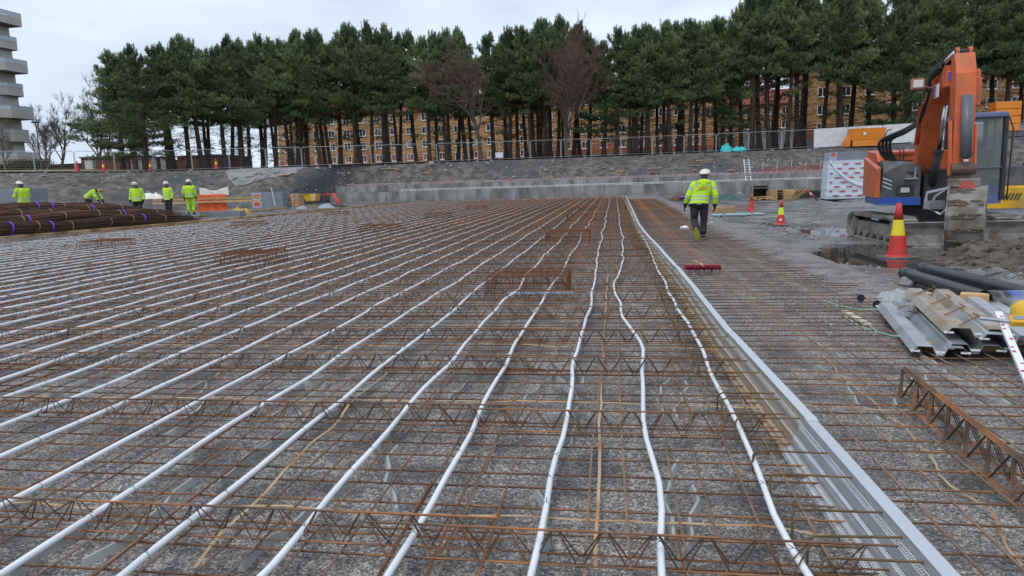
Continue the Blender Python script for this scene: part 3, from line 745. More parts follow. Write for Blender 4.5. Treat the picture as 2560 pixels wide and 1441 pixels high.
for j in range(NR//2):
    ka, kb = 2*j, 2*j+1; xa, xb = .72-.53*ka+rr.uniform(-.03, .03), .72-.53*kb+rr.uniform(-.03, .03)
    ye = 62.3+rr.uniform(-.6, .3)
    A = run_pts(xa, ka, .9, ye); B = run_pts(xb, kb, .9, ye)
    U = [Vector(((xa+xb)/2+(xa-xb)/2*math.cos(t), ye+.26*math.sin(t), .11)) for t in np.linspace(.35, math.pi-.35, 5)]
    q = MB(); q.tube(A+U+list(reversed(B)), .0155, 8)
    o = q.build('heating_pipe', PIPEW, None, True)
    tag(o, 'white heating pipe laid as a long double run, %s pair from the steel edge strip' % ordn(j), 'pipe', 'white heating pipes on the rebar mat')
    t_ = MB()
    for P_ in (A, B):
        for p in P_:
            if p.y < 12 and rr.random() < .45:
                t_.tube([p+Vector((0, -.0012, 0)), p+Vector((0, .0012, 0))], .0166, 8)
                a_ = rr.uniform(0, 6.28)
                t_.tube([p+Vector((0, 0, .016)), p+Vector((.02*math.cos(a_), .02*math.sin(a_), .032))], .002, 3)
    if t_.v: stuff(t_.build('wire_ties', TIEM, o))
# ---- lattice girders (spacers) in cross rows
def girder(L_, h=.125, w=.085, pitch=.2, full=True):
    top = MB(); top.tube([(0, 0, h), (L_, 0, h)], .0055, 5)
    b1 = MB(); b1.tube([(0, -w/2, 0), (L_, -w/2, 0)], .0045, 4); b2 = MB(); b2.tube([(0, w/2, 0), (L_, w/2, 0)], .0045, 4)
    zz = []
    for s in (-1, 1):
        z = MB(); n = int(L_/pitch); pts = []
        for i in range(n):
            x = i*pitch
            pts += [(x+.012, s*.006, h), (x+pitch*.46, s*w/2, -.006), (x+pitch*.54, s*w/2, -.006), (x+pitch-.012, s*.006, h)]
        z.tube(pts, .0036, 4); zz.append(z)
    return [x.mesh(n, m) for x, n, m in ((top, 'top_chord', RUST), (b1, 'bottom_chord', RUST), (b2, 'bottom_chord', RUSTO), (zz[0], 'lattice_wire', GIRD), (zz[1], 'lattice_wire', GIRD))]
GIRD = mat('girder_wire', (.045, .035, .03), (.085, .05, .032), scale=8, rough=.6, c3=(.22, .09, .03), s3=5)
G2 = girder(2.1); G5 = girder(5.4); GL = girder(2.6, .17, .10, .26)
gf = MB()
for part in G5:
    gf.add([v.co for v in part.vertices], [tuple(p.vertices) for p in part.polygons])
G5F = gf.mesh('lattice_girder', RUST)
for r, y in enumerate(GY):
    # first piece next to the strip
    segs = [(-1.08 if r < 5 else rr.uniform(-1.6, -.6), 'n', 2.1)]
    segs[0] = (sx(y)-.10-2.1, 'n', 2.1)
    x = segs[0][0]+.55; k = 1
    while x > -19.5:
        segs.append((x-5.4, 'w', 5.4)); x = x-5.4+.45; k += 1
    for c, (x0, tp, L_) in enumerate(segs):
        if x0 < -22: continue
        yy = y+(.05 if c % 2 else -.02)+rr.uniform(-.015, .015)
        if y > 24:
            lab = 'rusty lattice girder in the far rows of the mat, too distant to tell apart'
            if tp == 'n':
                o = thing('lattice_girder', lab, 'girder', (x0, yy, .072), 0, 'lattice girders in the far rows'); mk('top_chord', G2[0], o); mk('lattice_wire', G2[3], o)
            else: tag(mk('lattice_girder', G5F, None, (x0, yy, .072)), lab, 'girder', 'lattice girders in the far rows')
        else:
            o = thing('lattice_girder', 'rusty lattice girder, %s row from the front, %s piece from the edge strip' % (ordn(r), ordn(c)), 'girder', (x0, yy, .072), rr.uniform(-.006, .006), 'lattice girders in cross rows')
            for me in (G2 if tp == 'n' else G5): mk(me.name.split('.')[0], me, o)
# ---- hairpin bars beside the strip
q = MB(); w = .36; h1, h0 = .185, .035; rb = .03
pts = [(0, 0, h1), (-w+rb, 0, h1), (-w+.009, 0, h1-.009), (-w, 0, h1-rb), (-w, 0, h0+rb), (-w+.009, 0, h0+.009), (-w+rb, 0, h0), (0, 0, h0)]
q.tube(pts, .0058, 5); HP = q.mesh('hairpin_bar', mat('rust_olive', (.17, .115, .05), (.10, .065, .032), scale=14, rough=.8, rnd=.2))
y = 1.6; i = 0
while y < 24:
    o = mk('hairpin_bar', HP, None, (sx(y)-.045, y, .01+rr.uniform(-.01, .01)), rr.uniform(-.06, .10)); 
    o.rotation_euler[0] = rr.uniform(-.25, .25)
    far = i >= 32
    tag(o, 'thin hairpin bar beside the steel edge strip, in the distant part of the row' if far else 'thin olive brown hairpin bar reaching left from the edge strip, %s from the front' % ordn(i), 'rebar', 'hairpin bars, far' if far else 'hairpin bars along the edge strip')
    y += rr.choice((.18, .36, .42))*(1 if y < 9 else 1.7); i += 1
# ---- galvanised expanded-metal edge strip
def strip_mat(name, c, mesh=True, rustlow=True):
    m, t, b = _mat(name); N = t.nodes.new; K = t.links.new
    b.inputs['Metallic'].default_value = .55; b.inputs['Roughness'].default_value = .42
    g = N('ShaderNodeTexCoord'); n = N('ShaderNodeTexNoise'); n.inputs['Scale'].default_value = 6; K(g.outputs['Object'], n.inputs['Vector'])
    s = N('ShaderNodeSeparateXYZ'); K(g.outputs['Object'], s.inputs[0])
    r = N('ShaderNodeMapRange'); r.inputs[1].default_value = .12; r.inputs[2].default_value = .0; K(s.outputs['Z'], r.inputs[0])
    mu = N('ShaderNodeMath'); mu.operation = 'MULTIPLY'; K(r.outputs[0], mu.inputs[0]); K(n.outputs[0], mu.inputs[1])
    ml = N('ShaderNodeMath'); ml.operation = 'MULTIPLY'; ml.inputs[1].default_value = 1.8 if rustlow else .4; K(mu.outputs[0], ml.inputs[0])
    x = N('ShaderNodeMix'); x.data_type = 'RGBA'; x.inputs[6].default_value = lin(c); x.inputs[7].default_value = (.50, .30, .09, 1); K(ml.outputs[0], x.inputs[0])
    x.clamp_factor = True
    K(x.outputs[2], b.inputs['Base Color'])
    if mesh:
        v = N('ShaderNodeMapping'); v.inputs['Scale'].default_value = (95, 62, 95); K(g.outputs['Object'], v.inputs[0])
        vo = N('ShaderNodeTexVoronoi'); vo.inputs['Scale'].default_value = 1; vo.inputs['Randomness'].default_value = 0; K(v.outputs[0], vo.inputs['Vector'])
        lt = N('ShaderNodeMath'); lt.operation = 'LESS_THAN'; lt.inputs[1].default_value = .43; K(vo.outputs['Distance'], lt.inputs[0])
        tr = N('ShaderNodeBsdfTransparent'); ms = N('ShaderNodeMixShader'); K(lt.outputs[0], ms.inputs[0]); K(b.outputs[0], ms.inputs[1]); K(tr.outputs[0], ms.inputs[2])
        K(ms.outputs[0], t.nodes['Material Output'].inputs[0])
    return m
STN = strip_mat('strip_new', (.58, .60, .63), True, False); STO = strip_mat('strip_old', (.52, .49, .44), True, True); STF = strip_mat('strip_flange', (.66, .68, .71), False, False)
PROF = [(-.028, .213), (-.034, .172), (-.058, .164), (-.064, .105), (-.088, .097), (-.098, .052), (-.165, .030)]
ys = [.6, 3.95, 6.25, 8.7, 11.1, 13.5, 16, 18.6, 21, 24, 27.5, 31, 36, 42, 50, 62]
for i in range(len(ys)-1):
    y0, y1 = ys[i], ys[i+1]+.05; x0, x1 = sx(y0), sx(y1); dx = .006 if i % 2 else 0.0
    lab = 'bright new perforated steel edge strip length, nearest to the camera' if i == 0 else 'rust stained steel edge strip length, %s from the front' % ordn(i)
    if i > 11: lab = 'distant steel edge strip length, %s from the front' % ordn(i)
    o = thing('edge_strip', lab, 'edge strip', (x0, y0, -.004), 0, 'steel edge strip lengths')
    o.rotation_euler[2] = -math.atan2(x1-x0, y1-y0); L_ = math.hypot(x1-x0, y1-y0)
    n = max(2, int(L_/.3)); q = MB(); zo = .003*(i % 2)
    def ring(s, off): return [(p[0]+dx+off+.004*MN.noise((s*L_, p[1]*9, i)), s*L_, p[1]+.002*(i % 2)) for p in PROF]
    for off in (0, .003):
        q.loft([ring(s/n, off) for s in range(n+1)], False, False, None, False)
    q.build('perforated_web', STN if i == 0 else STO, o)
    q = MB(); q.loft([[(-.03+dx, s*L_/n, .2145+zo), (.032+dx, s*L_/n, .2145+zo), (.032+dx, s*L_/n, .2165+zo), (-.03+dx, s*L_/n, .2165+zo)] for s in range(n+1)])
    q.loft([[(.030+dx, s*L_/n, .190+zo), (.033+dx, s*L_/n, .190+zo), (.033+dx, s*L_/n, .2145+zo), (.030+dx, s*L_/n, .2145+zo)] for s in range(n+1)])
    q.build('top_flange', STN if i == 0 else STF, o)
# ---- wavy concrete spacer bars on the gravel
SPAC = mat('fibre_concrete', (.36, .365, .345), (.27, .275, .26), scale=4, rough=.75, rnd=.15)
def spacer(seed):
    r_ = random.Random(seed); q = MB(); n = 5; a = r_.choice((1, -1)); pts = []
    for i in range(n+1): pts.append(((.016*a if i % 2 else -.016*a)*r_.uniform(.4, 1.2)+.07*math.sin(i*.55+seed), i*.17))
    rings = [[(x-.018, y, 0), (x+.018, y, 0), (x+.007, y, .038), (x-.007, y, .038)] for x, y in pts]
    q.loft(rings); return q.mesh('spacer_bar', SPAC)
SP = [spacer(s) for s in range(6)]
near = [(1010, 1265), (600, 1200), (660, 1400), (1380, 1130), (1330, 1010), (1715, 1330), (1655, 1040), (60, 1420), (230, 1385), (420, 1085), (690, 1040), (940, 1110), (760, 960), (520, 985), (1090, 945),
        (1440, 960), (2110, 1275), (2030, 1115), (1930, 1010), (2150, 960), (2210, 1050), (2360, 1120), (2480, 1010), (2300, 960), (1330, 1440), (1745, 1430), (2230, 1430)]
k = 0
def add_sp(x, y, rz, lab=None):
    global k
    tag(mk('spacer_bar', SP[k % 6], None, (x, y, .0), rz), lab or 'wavy pale grey concrete spacer bar lying on the gravel under the rebar farther back', 'spacer', 'concrete spacer bars under the rebar'); k += 1
for i_, (px, py) in enumerate(sorted(near)):
    p = gp(px, py); add_sp(p.x, p.y-.1, rr.uniform(-.3, .3), 'pale concrete spacer bar on the near gravel, %s from the left' % ordn(i_))
for i in range(16):
    for j in range(9):
        x = 2.7-.78*i+rr.uniform(-.15, .15); y = 4.6+1.25*j+rr.uniform(-.3, .3)
        if abs(x-sx(y)) < .15 and 0: continue
        p = proj((x, y, 0))
        if -100 < p[0] < 2650: add_sp(x, y, rr.uniform(-.35, .35))
# ---- flat packing straps
STRAPM = mat('tan_strap', (.50, .33, .15), (.40, .30, .20), scale=6, rough=.6, c3=(.35, .14, .04), s3=4)
def ribbon(name, label, pts, w=.016, z=.03, wave=.012, grp='flat straps lying on the gravel'):
    q = MB(); P = []; n = 0
    for a, b in zip(pts[:-1], pts[1:]):
        m_ = max(2, int((b-a).length/.12))
        for i in range(m_): P.append(a.lerp(b, i/m_))
    P.append(pts[-1]); V = []
    for i, p in enumerate(P):
        d = (P[min(i+1, len(P)-1)]-P[max(i-1, 0)]).normalized(); s = Vector((-d.y, d.x, 0))
        c = p+s*wave*MN.noise((i*.35, p.x, p.y))*3+Vector((0, 0, z+.012*MN.noise((i*.5, p.x*2, 3))))
        tw = .5*MN.noise((i*.3, 5, p.y)); u = s*math.cos(tw)+Vector((0, 0, 1))*math.sin(tw)
        V.append([c-u*w/2, c+u*w/2, c+u*w/2+Vector((0, 0, .0015)), c-u*w/2+Vector((0, 0, .0015))])
    q.loft(V); return tag(q.build(name, STRAPM), label, 'strap', grp)
G0 = lambda l: [gp(a, b, .02) for a, b in l]
ribbon('packing_strap', 'straight tan strap running away between pipes along the middle of the mat', G0([(1490, 1440), (1497, 1150), (1503, 980), (1513, 800), (1520, 690)]), wave=.004)
ribbon('packing_strap', 'long wavy tan strap crossing the mat nearest the camera', G0([(0, 1270), (160, 1272), (320, 1285), (480, 1280), (640, 1283), (860, 1295), (1020, 1300), (1240, 1310), (1500, 1315), (1700, 1325), (1900, 1335), (2130, 1360)]), wave=.02)
ribbon('packing_strap', 'tan strap slanting up from the lower left between two pipes', G0([(500, 1430), (560, 1350), (640, 1270), (730, 1170), (830, 1080), (890, 1010), (980, 930)]), wave=.01)
ribbon('packing_strap', 'second wavy pale strap crossing the mat behind the nearest one', G0([(0, 1000), (230, 1008), (480, 1005), (700, 1012), (900, 1010), (1100, 1012), (1300, 1012), (1500, 1018), (1800, 1030), (2000, 1026), (2140, 1030), (2400, 1040), (2560, 1050)]), wave=.02)
ribbon('packing_strap', 'orange strap along the right mat beside a long bar', G0([(2560, 1420), (2470, 1290), (2380, 1220), (2300, 1120), (2230, 1050), (2130, 960), (2050, 890)]), wave=.02, w=.011, z=.012)
ribbon('packing_strap', 'third pale strap crossing the mat farther back', G0([(300, 868), (600, 872), (900, 870), (1200, 868), (1500, 873), (1900, 885)]), wave=.02)
# ---- rebar cages standing in the mat
def cage(x, y, label, parts=True, lx=1.15, ly=1.0, h=.29):
    o = thing('rebar_cage', label, 'rebar cage', (x, y, .005), 0, 'rebar cages standing in the mat')
    def stir(L_, hh):
        return [(-L_/2, 0, 0), (-L_/2, 0, hh-.03), (-L_/2+.03, 0, hh), (L_/2-.03, 0, hh), (L_/2, 0, hh-.03), (L_/2, 0, 0)]
    for i in range(9):
        yy = -ly/2+ly*i/8; q = MB(); q.tube([(a, yy+b, c) for a, b, c in stir(lx, h)], .0062, 5); q.build('stirrup', RUSTC, o)
    for i in range(11):
        xx = -lx/2+.03+(lx-.06)*i/10; q = MB(); q.tube([(xx+b, a, c) for a, b, c in stir(ly, h-.014)], .0062, 5); q.build('stirrup', RUSTC, o)
    for zz in (.06, .16):
        q = MB(); q.tube([(-lx/2, -ly/2, zz), (lx/2, -ly/2, zz), (lx/2, ly/2, zz), (-lx/2, ly/2, zz), (-lx/2, -ly/2, zz)], .0055, 5); q.build('ring_bar', RUSTC, o)
    return o
RUSTC = mat('rust_cage', (.20, .070, .028), (.11, .045, .024), scale=7, rough=.85)
cage(-1.24, 9.95, 'rusty rebar cage standing in the mat between pipes, the nearest of all')
cage(-1.22, 18.5, 'rusty rebar cage directly behind the nearest one, second along that line')
cage(-1.3, 27.9, 'rusty rebar cage third along the line behind the nearest one')
cage(-1.3, 37.2, 'rusty rebar cage fourth along the line behind the nearest one')
cage(-7.8, 13.9, 'rusty rebar cage standing alone in the left middle of the mat')
cage(-8.15, 23.4, 'rusty rebar cage behind the left middle one, second in its line')
cage(-8.2, 31.8, 'rusty rebar cage third in the left middle line')
cage(-8.2, 41, 'rusty rebar cage fourth in the left middle line')
cage(-14.9, 18.4, 'rusty rebar cage at the far left of the mat, nearest in its line')
cage(-15.6, 27.9, 'rusty rebar cage second in the far left line')
cage(-15.6, 37.5, 'rusty rebar cage third in the far left line')
q = MB(); q.b2(-.45, .45, -.05, .05, 0, .02); tag(q.build('steel_plate', mat('plate_blue', (.35, .42, .50), rough=.3, metal=.4), None, False, tuple(gp(1350, 735, .09))), 'pale steel bar lying at the back inside the nearest rebar cage', 'plate')
# ---- timber edge beams on the left
def beam(label, a, b, w, h, z):
    d = b-a; o = thing('edge_beam', label, 'timber', (a.x, a.y, z), -math.atan2(d.x, d.y)); L_ = math.hypot(d.x, d.y); k = max(1, int(L_/4.2))
    for i in range(k):
        q = MB(); q.rbox((rr.uniform(-.015, .015), (i+.5)*L_/k, h/2), (w, L_/k-.015, h), .012); q.build('plank', WOODW, o)
    return o
p0, p1, p2 = gp(-260, 616, .2), gp(500, 553, .2), gp(985, 509, .2)
beam('long tan timber edge beam in front of the rebar bundles', p0, p1+(p2-p1)*.02, .15, .20, .03)
beam('far end of the timber edge beam, beside the grey insulation stack', p1+(p2-p1)*.022, p2, .14, .19, .03)
a_, b_ = gp(520, 545, .22), gp(760, 520, .22)
beam('darker timber beam lying behind the edge beam near the crate', Vector((a_.x-1.2, a_.y, 0)), Vector((b_.x-1.2, b_.y, 0)), .2, .12, .2)
# ================================================================ EXCAVATOR
ORA = mat('excavator_orange', (.62, .13, .035), (.52, .10, .03), scale=2.5, rough=.42, c3=(.36, .12, .05), s3=2.2, bump=.05, bscale=8)
ORD_ = mat('excavator_orange_dark', (.50, .10, .03), (.40, .08, .028), scale=3, rough=.5)
GREYP = mat('dark_grey_panel', (.055, .058, .066), (.085, .088, .095), scale=4, rough=.45, c3=(.13, .125, .12), s3=2)
BLUE = mat('skirt_blue', (.025, .075, .42), (.03, .10, .36), scale=2, rough=.4, c3=(.12, .16, .28), s3=2.5)
BLK = mat('machine_black', (.018, .018, .02), (.035, .034, .033), scale=5, rough=.55)
CYL = mat('cylinder_grey', (.10, .115, .145), (.12, .13, .15), scale=5, rough=.4)
CHROME = mat('chrome_rod', (.55, .55, .55), rough=.18, metal=1.0)
MUDDY = mat('muddy_steel', (.19, .175, .155), (.26, .245, .22), scale=3.5, rough=.75, c3=(.10, .082, .065), s3=3, bump=.5, bscale=14, bdist=.02)
MUDD = mat('dark_mud_cake', (.085, .070, .055), (.14, .12, .098), scale=6, rough=.9, bump=.9, bscale=16, bdist=.03)
m, t, b = _mat('cab_glass'); b.inputs['Base Color'].default_value = (.55, .64, .64, 1); b.inputs['Roughness'].default_value = .04
b.inputs['Transmission Weight'].default_value = .9; b.inputs['IOR'].default_value = 1.42; CABG = m
EXX, EXY = 7.5, 18.05
exc = thing('excavator', 'orange tracked excavator with blue skirt, its muddy bucket lowered onto a dirt heap', 'excavator', (EXX, EXY, -.06))
UR = Matrix.Rotation(R_(-11), 4, 'Z')
SHX = 0.0
def eb(): return MB(UR @ Matrix.Translation((SHX, 0, 0)))
# --- undercarriage (tracks along y)
def track(xc):
    prof = []; L2, r = 1.30, .30          # oval outline of the belt
    for k in range(0, 9): a = R_(90+180*k/8); prof.append((-L2+.0+r*math.cos(a), r+.0+r*math.sin(a)))
    for k in range(0, 9): a = R_(-90+180*k/8); prof.append((L2+r*math.cos(a), r+r*math.sin(a)))
    q = MB(); n = len(prof)
    rings = [[(x, p[0], p[1]) for p in prof] for x in (xc-.24, xc+.24)]
    q.loft(rings, False, False)
    inner = [[(x, p[0]*.965, (p[1]-r)*.86+r) for p in prof] for x in (xc-.24, xc+.24)]
    q.loft([list(reversed(rg)) for rg in inner], False, False)
    for k in (0, 1): q.loft([rings[k], inner[k]], False, False)
    tb = q.build('track', MUDDY, exc)
    # grouser shoes
    per = []; tot = 0; pts = [Vector((0, p[0], p[1])) for p in prof]+[Vector((0, prof[0][0], prof[0][1]))]
    for a, c in zip(pts[:-1], pts[1:]):
        d = (c-a); m_ = max(1, round(d.length/.15))
        for i in range(m_): per.append((a+d*((i+.5)/m_), d.normalized()))
    for p, d in per:
        nrm = Vector((0, d.z, -d.y)); Rm = Matrix(((1, 0, 0), (0, d.y, nrm.y), (0, d.z, nrm.z)))
        s = MB(); s.box(Vector((xc, 0, 0))+p+nrm*.012, (.52, .125, .02), R=Rm); s.box(Vector((xc, 0, 0))+p+nrm*.035+d*.04, (.52, .02, .03), R=Rm)
        s.build('track_shoe', MUDDY, tb)
    q = MB(); q.b2(xc-.17, xc+.17, -1.25, 1.25, .16, .44); q.build('track_frame', MUDDY, exc)
    for yy in (-1.3, 1.3):
        q = MB(); q.lathe([(.05, -.19), (.25, -.19), (.25, -.12), (.16, -.1), (.16, .1), (.25, .12), (.25, .19), (.05, .19)], (xc, yy, .30), 14, 'x'); q.build('sprocket', MUDDY, exc)
    for i in range(5):
        q = MB(); q.lathe([(.10, -.2), (.10, .2)], (xc, -.9+i*.45, .13), 10, 'x'); q.build('track_roller', MUDDY, exc)
track(-1.06); track(1.06)
q = MB(); q.b2(-.9, .9, -.55, .55, .34, .62); q.lathe([(.62, .6), (.62, .86)], n=20); q.build('undercarriage', BLK, exc)
# dozer blade in front
q = MB(); prof = [(-1.80, .52), (-1.72, .40), (-1.70, .25), (-1.76, .08), (-1.86, .02), (-1.80, .0), (-1.66, .06), (-1.62, .25), (-1.64, .42), (-1.74, .54)]
q.loft([[(x, p[0], p[1]) for p in prof] for x in (-1.30, 1.42)]); q.build('dozer_blade', MUDDY, exc)
for x in (-.45, .55):
    q = MB(); q.box((x, -1.2, .3), (.16, 1.0, .18)); q.build('blade_arm', BLK, exc)
# --- upper body
q = eb(); pts = []
outl = [(-1.22, -.98), (-1.12, -1.08), (-.36, -1.08), (-.36, 1.2), (-.9, 1.45), (-1.22, 1.1)]
q.loft([[(x, y, .88) for x, y in outl], [(x, y, 1.06) for x, y in outl]]); q.build('skirt', BLUE, exc)
q = eb(); outl = [(.40, -1.02), (1.2, -1.02), (1.24, -.9), (1.24, 1.1), (.9, 1.45), (.40, 1.3)]
q.loft([[(x, y, .88) for x, y in outl], [(x, y, 1.06) for x, y in outl]]); q.build('skirt', BLUE, exc)
q = eb(); q.b2(-.37, .41, -.75, 1.35, .84, 1.10); q.build('swing_frame', BLK, exc)
# dark service box with sloped top, left front
q = eb(); pr = [(-1.18, 1.06), (-.38, 1.06), (-.38, 1.84), (-.72, 1.88), (-1.14, 1.92)]
q.loft([[(x, -1.05, min(z, 1.62) if x < -.72 and z > 1.5 else z-.04) for x, z in pr], [(x, -.80, z) for x, z in pr], [(x, -.2, z) for x, z in pr]]); box_ = q.build('service_box', GREYP, exc)
for k in range(3):
    q = eb(); q.loft([[(-1.15, -1.062, 1.50-.09*k), (-1.15, -1.062, 1.52-.09*k), (-1.15, -1.052, 1.52-.09*k), (-1.15, -1.052, 1.50-.09*k)], [(-.96, -1.062, 1.42-.09*k), (-.96, -1.062, 1.44-.09*k), (-.96, -1.052, 1.44-.09*k), (-.96, -1.052, 1.42-.09*k)]]); q.build('stripe', WHITEP, box_)
q = eb(); q.b2(-.86, -.5, -1.072, -1.045, 1.10, 1.34); q.build('vent', BLK, box_)
q = eb(); q.b2(-.78, -.60, -1.09, -1.07, 1.17, 1.28); q.build('lamp', mat('lamp_glass', (.5, .5, .48), rough=.2), box_)
q = eb(); q.b2(-.72, -.45, -1.16, -1.05, 1.47, 1.50); q.b2(-.52, -.49, -1.10, -1.07, 1.50, 1.74); q.build('step', GALV, box_)
q = eb(); q.ball((-.52, -.85, 1.70), (.14, .16, .15), 8, 5); q.ball((-.7, -.8, 1.82), (.12, .12, .08), 8, 5); q.tube([(-.8, -.95, 1.7), (-.6, -1.08, 1.62), (-.45, -1.06, 1.55)], .02, 5); q.build('valve_block', BLK, box_)
# side panel + engine hood
q = eb(); q.loft([[(-1.27, -.92, 1.06), (-1.18, -.92, 1.06), (-1.18, -.92, 1.75), (-1.27, -.92, 1.72)], [(-1.27, 1.2, 1.06), (-1.18, 1.2, 1.06), (-1.18, 1.2, 2.06), (-1.27, 1.2, 2.02)]]); q.build('side_panel', ORA, exc)
q = eb(); q.loft([[(-1.2, -.18, 1.06), (1.2, -.18, 1.06), (1.2, -.18, 2.10), (-1.2, -.18, 2.10)], [(-1.2, 1.25, 1.06), (1.2, 1.25, 1.06), (1.2, 1.25, 2.2), (-1.2, 1.25, 2.2)], [(-.9, 1.45, 1.1), (.9, 1.45, 1.1), (.9, 1.45, 2.1), (-.9, 1.45, 2.1)]]); hood = q.build('engine_hood', ORA, exc)
q = eb(); q.b2(-1.12, -.42, -.22, -.178, 1.92, 1.94); q.b2(-1.14, -.40, -.225, -.178, 2.06, 2.12); q.build('hood_trim', ORD_, hood)
q = eb(); q.loft([[(-1.2, -.55, 1.9), (-1.1, -.2, 2.1), (-1.2, -.2, 2.1)], [(-1.14, -.55, 1.88), (-.86, -.2, 1.9), (-1.14, -.2, 1.88)]]); q.build('corner_plate', ORA, hood)
for x in (-1.05, -.95, -.7, -.62):
    q = eb(); q.tube([(x, -.28, 1.88), (x, -.28, 2.16)], .014, 5); q.build('grab_post', BLK, hood)
# --- cab (viewer's right)
CXa, CXb, CYa, CYb, CZa, CZb = .42, 1.22, -1.0, .45, 1.06, 2.82
def cabpost(a, c, r=.04, name='cab_post', m_=None):
    q = eb(); q.tube([a, c], r, 6); q.build(name, m_ or CYL, exc)
q = eb(); q.b2(CXa, CXb, CYa, CYb, CZa-.16, CZa+.25); q.build('cab_base', BLUE, exc)
q = eb(); q.rbox(((CXa+CXb)/2, (CYa+CYb)/2, CZb), (CXb-CXa+.06, CYb-CYa+.1, .12), .05); q.build('cab_roof', mat('roof_blue', (.10, .13, .26), (.16, .18, .30), scale=2, rough=.4), exc)
for x in (CXa, CXb):
    cabpost((x, CYa-.02, CZa-.1), (x, CYa+.05, CZb), .06, m_=BLK); cabpost((x, CYb, CZa), (x, CYb, CZb), .06, m_=BLK)
cabpost((CXb, -.25, CZa), (CXb, -.25, CZb), .03)
cabpost((CXa, CYa-.02, CZa+.62), (CXb, CYa-.02, CZa+.62), .02)
q = eb(); q.loft([[(CXa+.03, CYa-.01, CZa-.1), (CXb-.03, CYa-.01, CZa-.1), (CXb-.03, CYa+.0, CZa-.1), (CXa+.03, CYa, CZa-.1)], [(CXa+.03, CYa+.04, CZb-.05), (CXb-.03, CYa+.04, CZb-.05), (CXb-.03, CYa+.05, CZb-.05), (CXa+.03, CYa+.05, CZb-.05)]]); q.build('windscreen', CABG, exc)
q = eb(); q.b2(CXb-.01, CXb, CYa+.05, CYb, CZa+.3, CZb-.06); q.build('side_window', CABG, exc)
q = eb(); q.b2(CXa, CXa+.01, CYa+.05, CYb, CZa+.3, CZb-.06); q.build('side_window', CABG, exc)
q = eb(); q.b2(CXa+.04, CXb-.04, CYb-.04, CYb-.02, CZa+.9, CZb-.1); q.build('rear_window', CABG, exc)
q = eb(); q.b2(CXa+.02, CXb-.02, CYb-.03, CYb+.02, CZa+.2, CZa+1.25); q.build('cab_rear_panel', BLK, exc)
q = eb(); q.rbox((.82, .15, 1.5), (.46, .45, .14), .04); q.rbox((.82, .36, 1.85), (.44, .12, .62), .04); q.rbox((.82, .36, 2.24), (.24, .1, .18), .04); q.build('operator_seat', mat('seat_grey', (.12, .13, .13), rough=.8), exc)
q = eb(); q.b2(.46, 1.18, -.92, -.5, 1.22, 1.45); q.tube([(.6, -.6, 1.4), (.58, -.7, 1.85)], .025, 6); q.tube([(1.0, -.6, 1.4), (1.02, -.7, 1.8)], .025, 6); q.b2(.5, .62, -.8, -.72, 1.7, 1.95); q.build('console', BLK, exc)
q = eb(); q.tube([(CXb+.10, CYa-.02, .95), (CXb+.12, CYa-.05, 2.5), (CXb+.05, CYa, 2.75)], .018, 6); q.build('handrail', BLK, exc)
q = eb(); q.rbox((CXa+.15, -.6, CZb+.1), (.35, .2, .05), .02); q.tube([(CXb-.1, .3, CZb), (CXb-.1, .3, CZb+.18)], .03, 8); q.build('roof_lamp', BLK, exc)
# --- boom: two side plates + web from the foot up to the knuckle
SHX = -.18
def slab(path, hw, x0, x1, mtl, name, parent=exc):
    """box beam along a path of (y,z,halfdepth) in the plane x=const"""
    rings = []
    for i, (y, z, h) in enumerate(path):
        a = path[max(i-1, 0)]; c = path[min(i+1, len(path)-1)]; d = Vector((0, c[0]-a[0], c[1]-a[1])).normalized(); n = Vector((0, -d.z, d.y))
        p = Vector((0, y, z)); rings.append([p+n*h+Vector((x0, 0, 0)), p+n*h+Vector((x1, 0, 0)), p-n*h+Vector((x1, 0, 0)), p-n*h+Vector((x0, 0, 0))])
    q = eb(); q.loft(rings); return q.build(name, mtl, parent)
boom = slab([(-.45, 1.12, .16), (-.80, 1.80, .22), (-1.30, 2.62, .24), (-1.85, 3.22, .24), (-2.25, 3.42, .20)], 0, -.30, .10, ORA, 'boom')
slab([(-2.2, 3.30, .24), (-2.75, 3.50, .22)], 0, -.24, .14, ORA, 'boom_head')
q = eb(); q.b2(-.315, -.297, -2.75, -2.35, 3.12, 3.38); q.build('side_decal', mat('decal_white', (.7, .69, .68), rough=.5), boom)
q = eb(); q.b2(-.318, -.3155, -2.54, -2.36, 3.13, 3.37); q.build('decal_mark', mat('decal_purple', (.16, .07, .42), rough=.5), boom)
# front decal on boom head : purple and orange marks on white
q = eb(); fy = -2.93
slab([(-2.75, 3.50, .22), (-2.93, 3.50, .20)], 0, -.235, .13, ORA, 'boom_nose')
q.b2(-.20, .10, fy-.012, fy-.004, 3.40, 3.58); dec = q.build('decal', mat('decal_white', (.7, .69, .68), rough=.5), exc)
q = eb(); q.b2(-.20, -.10, fy-.016, fy-.013, 3.405, 3.575); q.build('decal_mark', mat('decal_purple', (.16, .07, .42), rough=.5), dec)
for x, w_ in ((-.07, .035), (-.015, .05), (.055, .03)):
    q = eb(); q.b2(x, x+w_, fy-.016, fy-.013, 3.43, 3.55); q.build('decal_mark', mat('decal_orange', (.45, .15, .10), rough=.5), dec)
def cyl(a, c, e, r1, r2, name, mtl=CYL, rod=CHROME):
    q = eb(); q.tube([a, c], r1, 12); o_ = q.build(name, mtl, exc, True)
    q = eb(); q.tube([c, e], r2, 10); q.build('rod', rod, o_, True)
    q = eb(); q.lathe([(r1*1.15, -.04), (r1*1.15, .04)], c, 12); q.build('gland', BLK, o_)
cyl((.02, -.95, 1.10), (.02, -1.55, 2.05), (-.03, -2.12, 3.0), .085, .042, 'boom_cylinder', BLK)
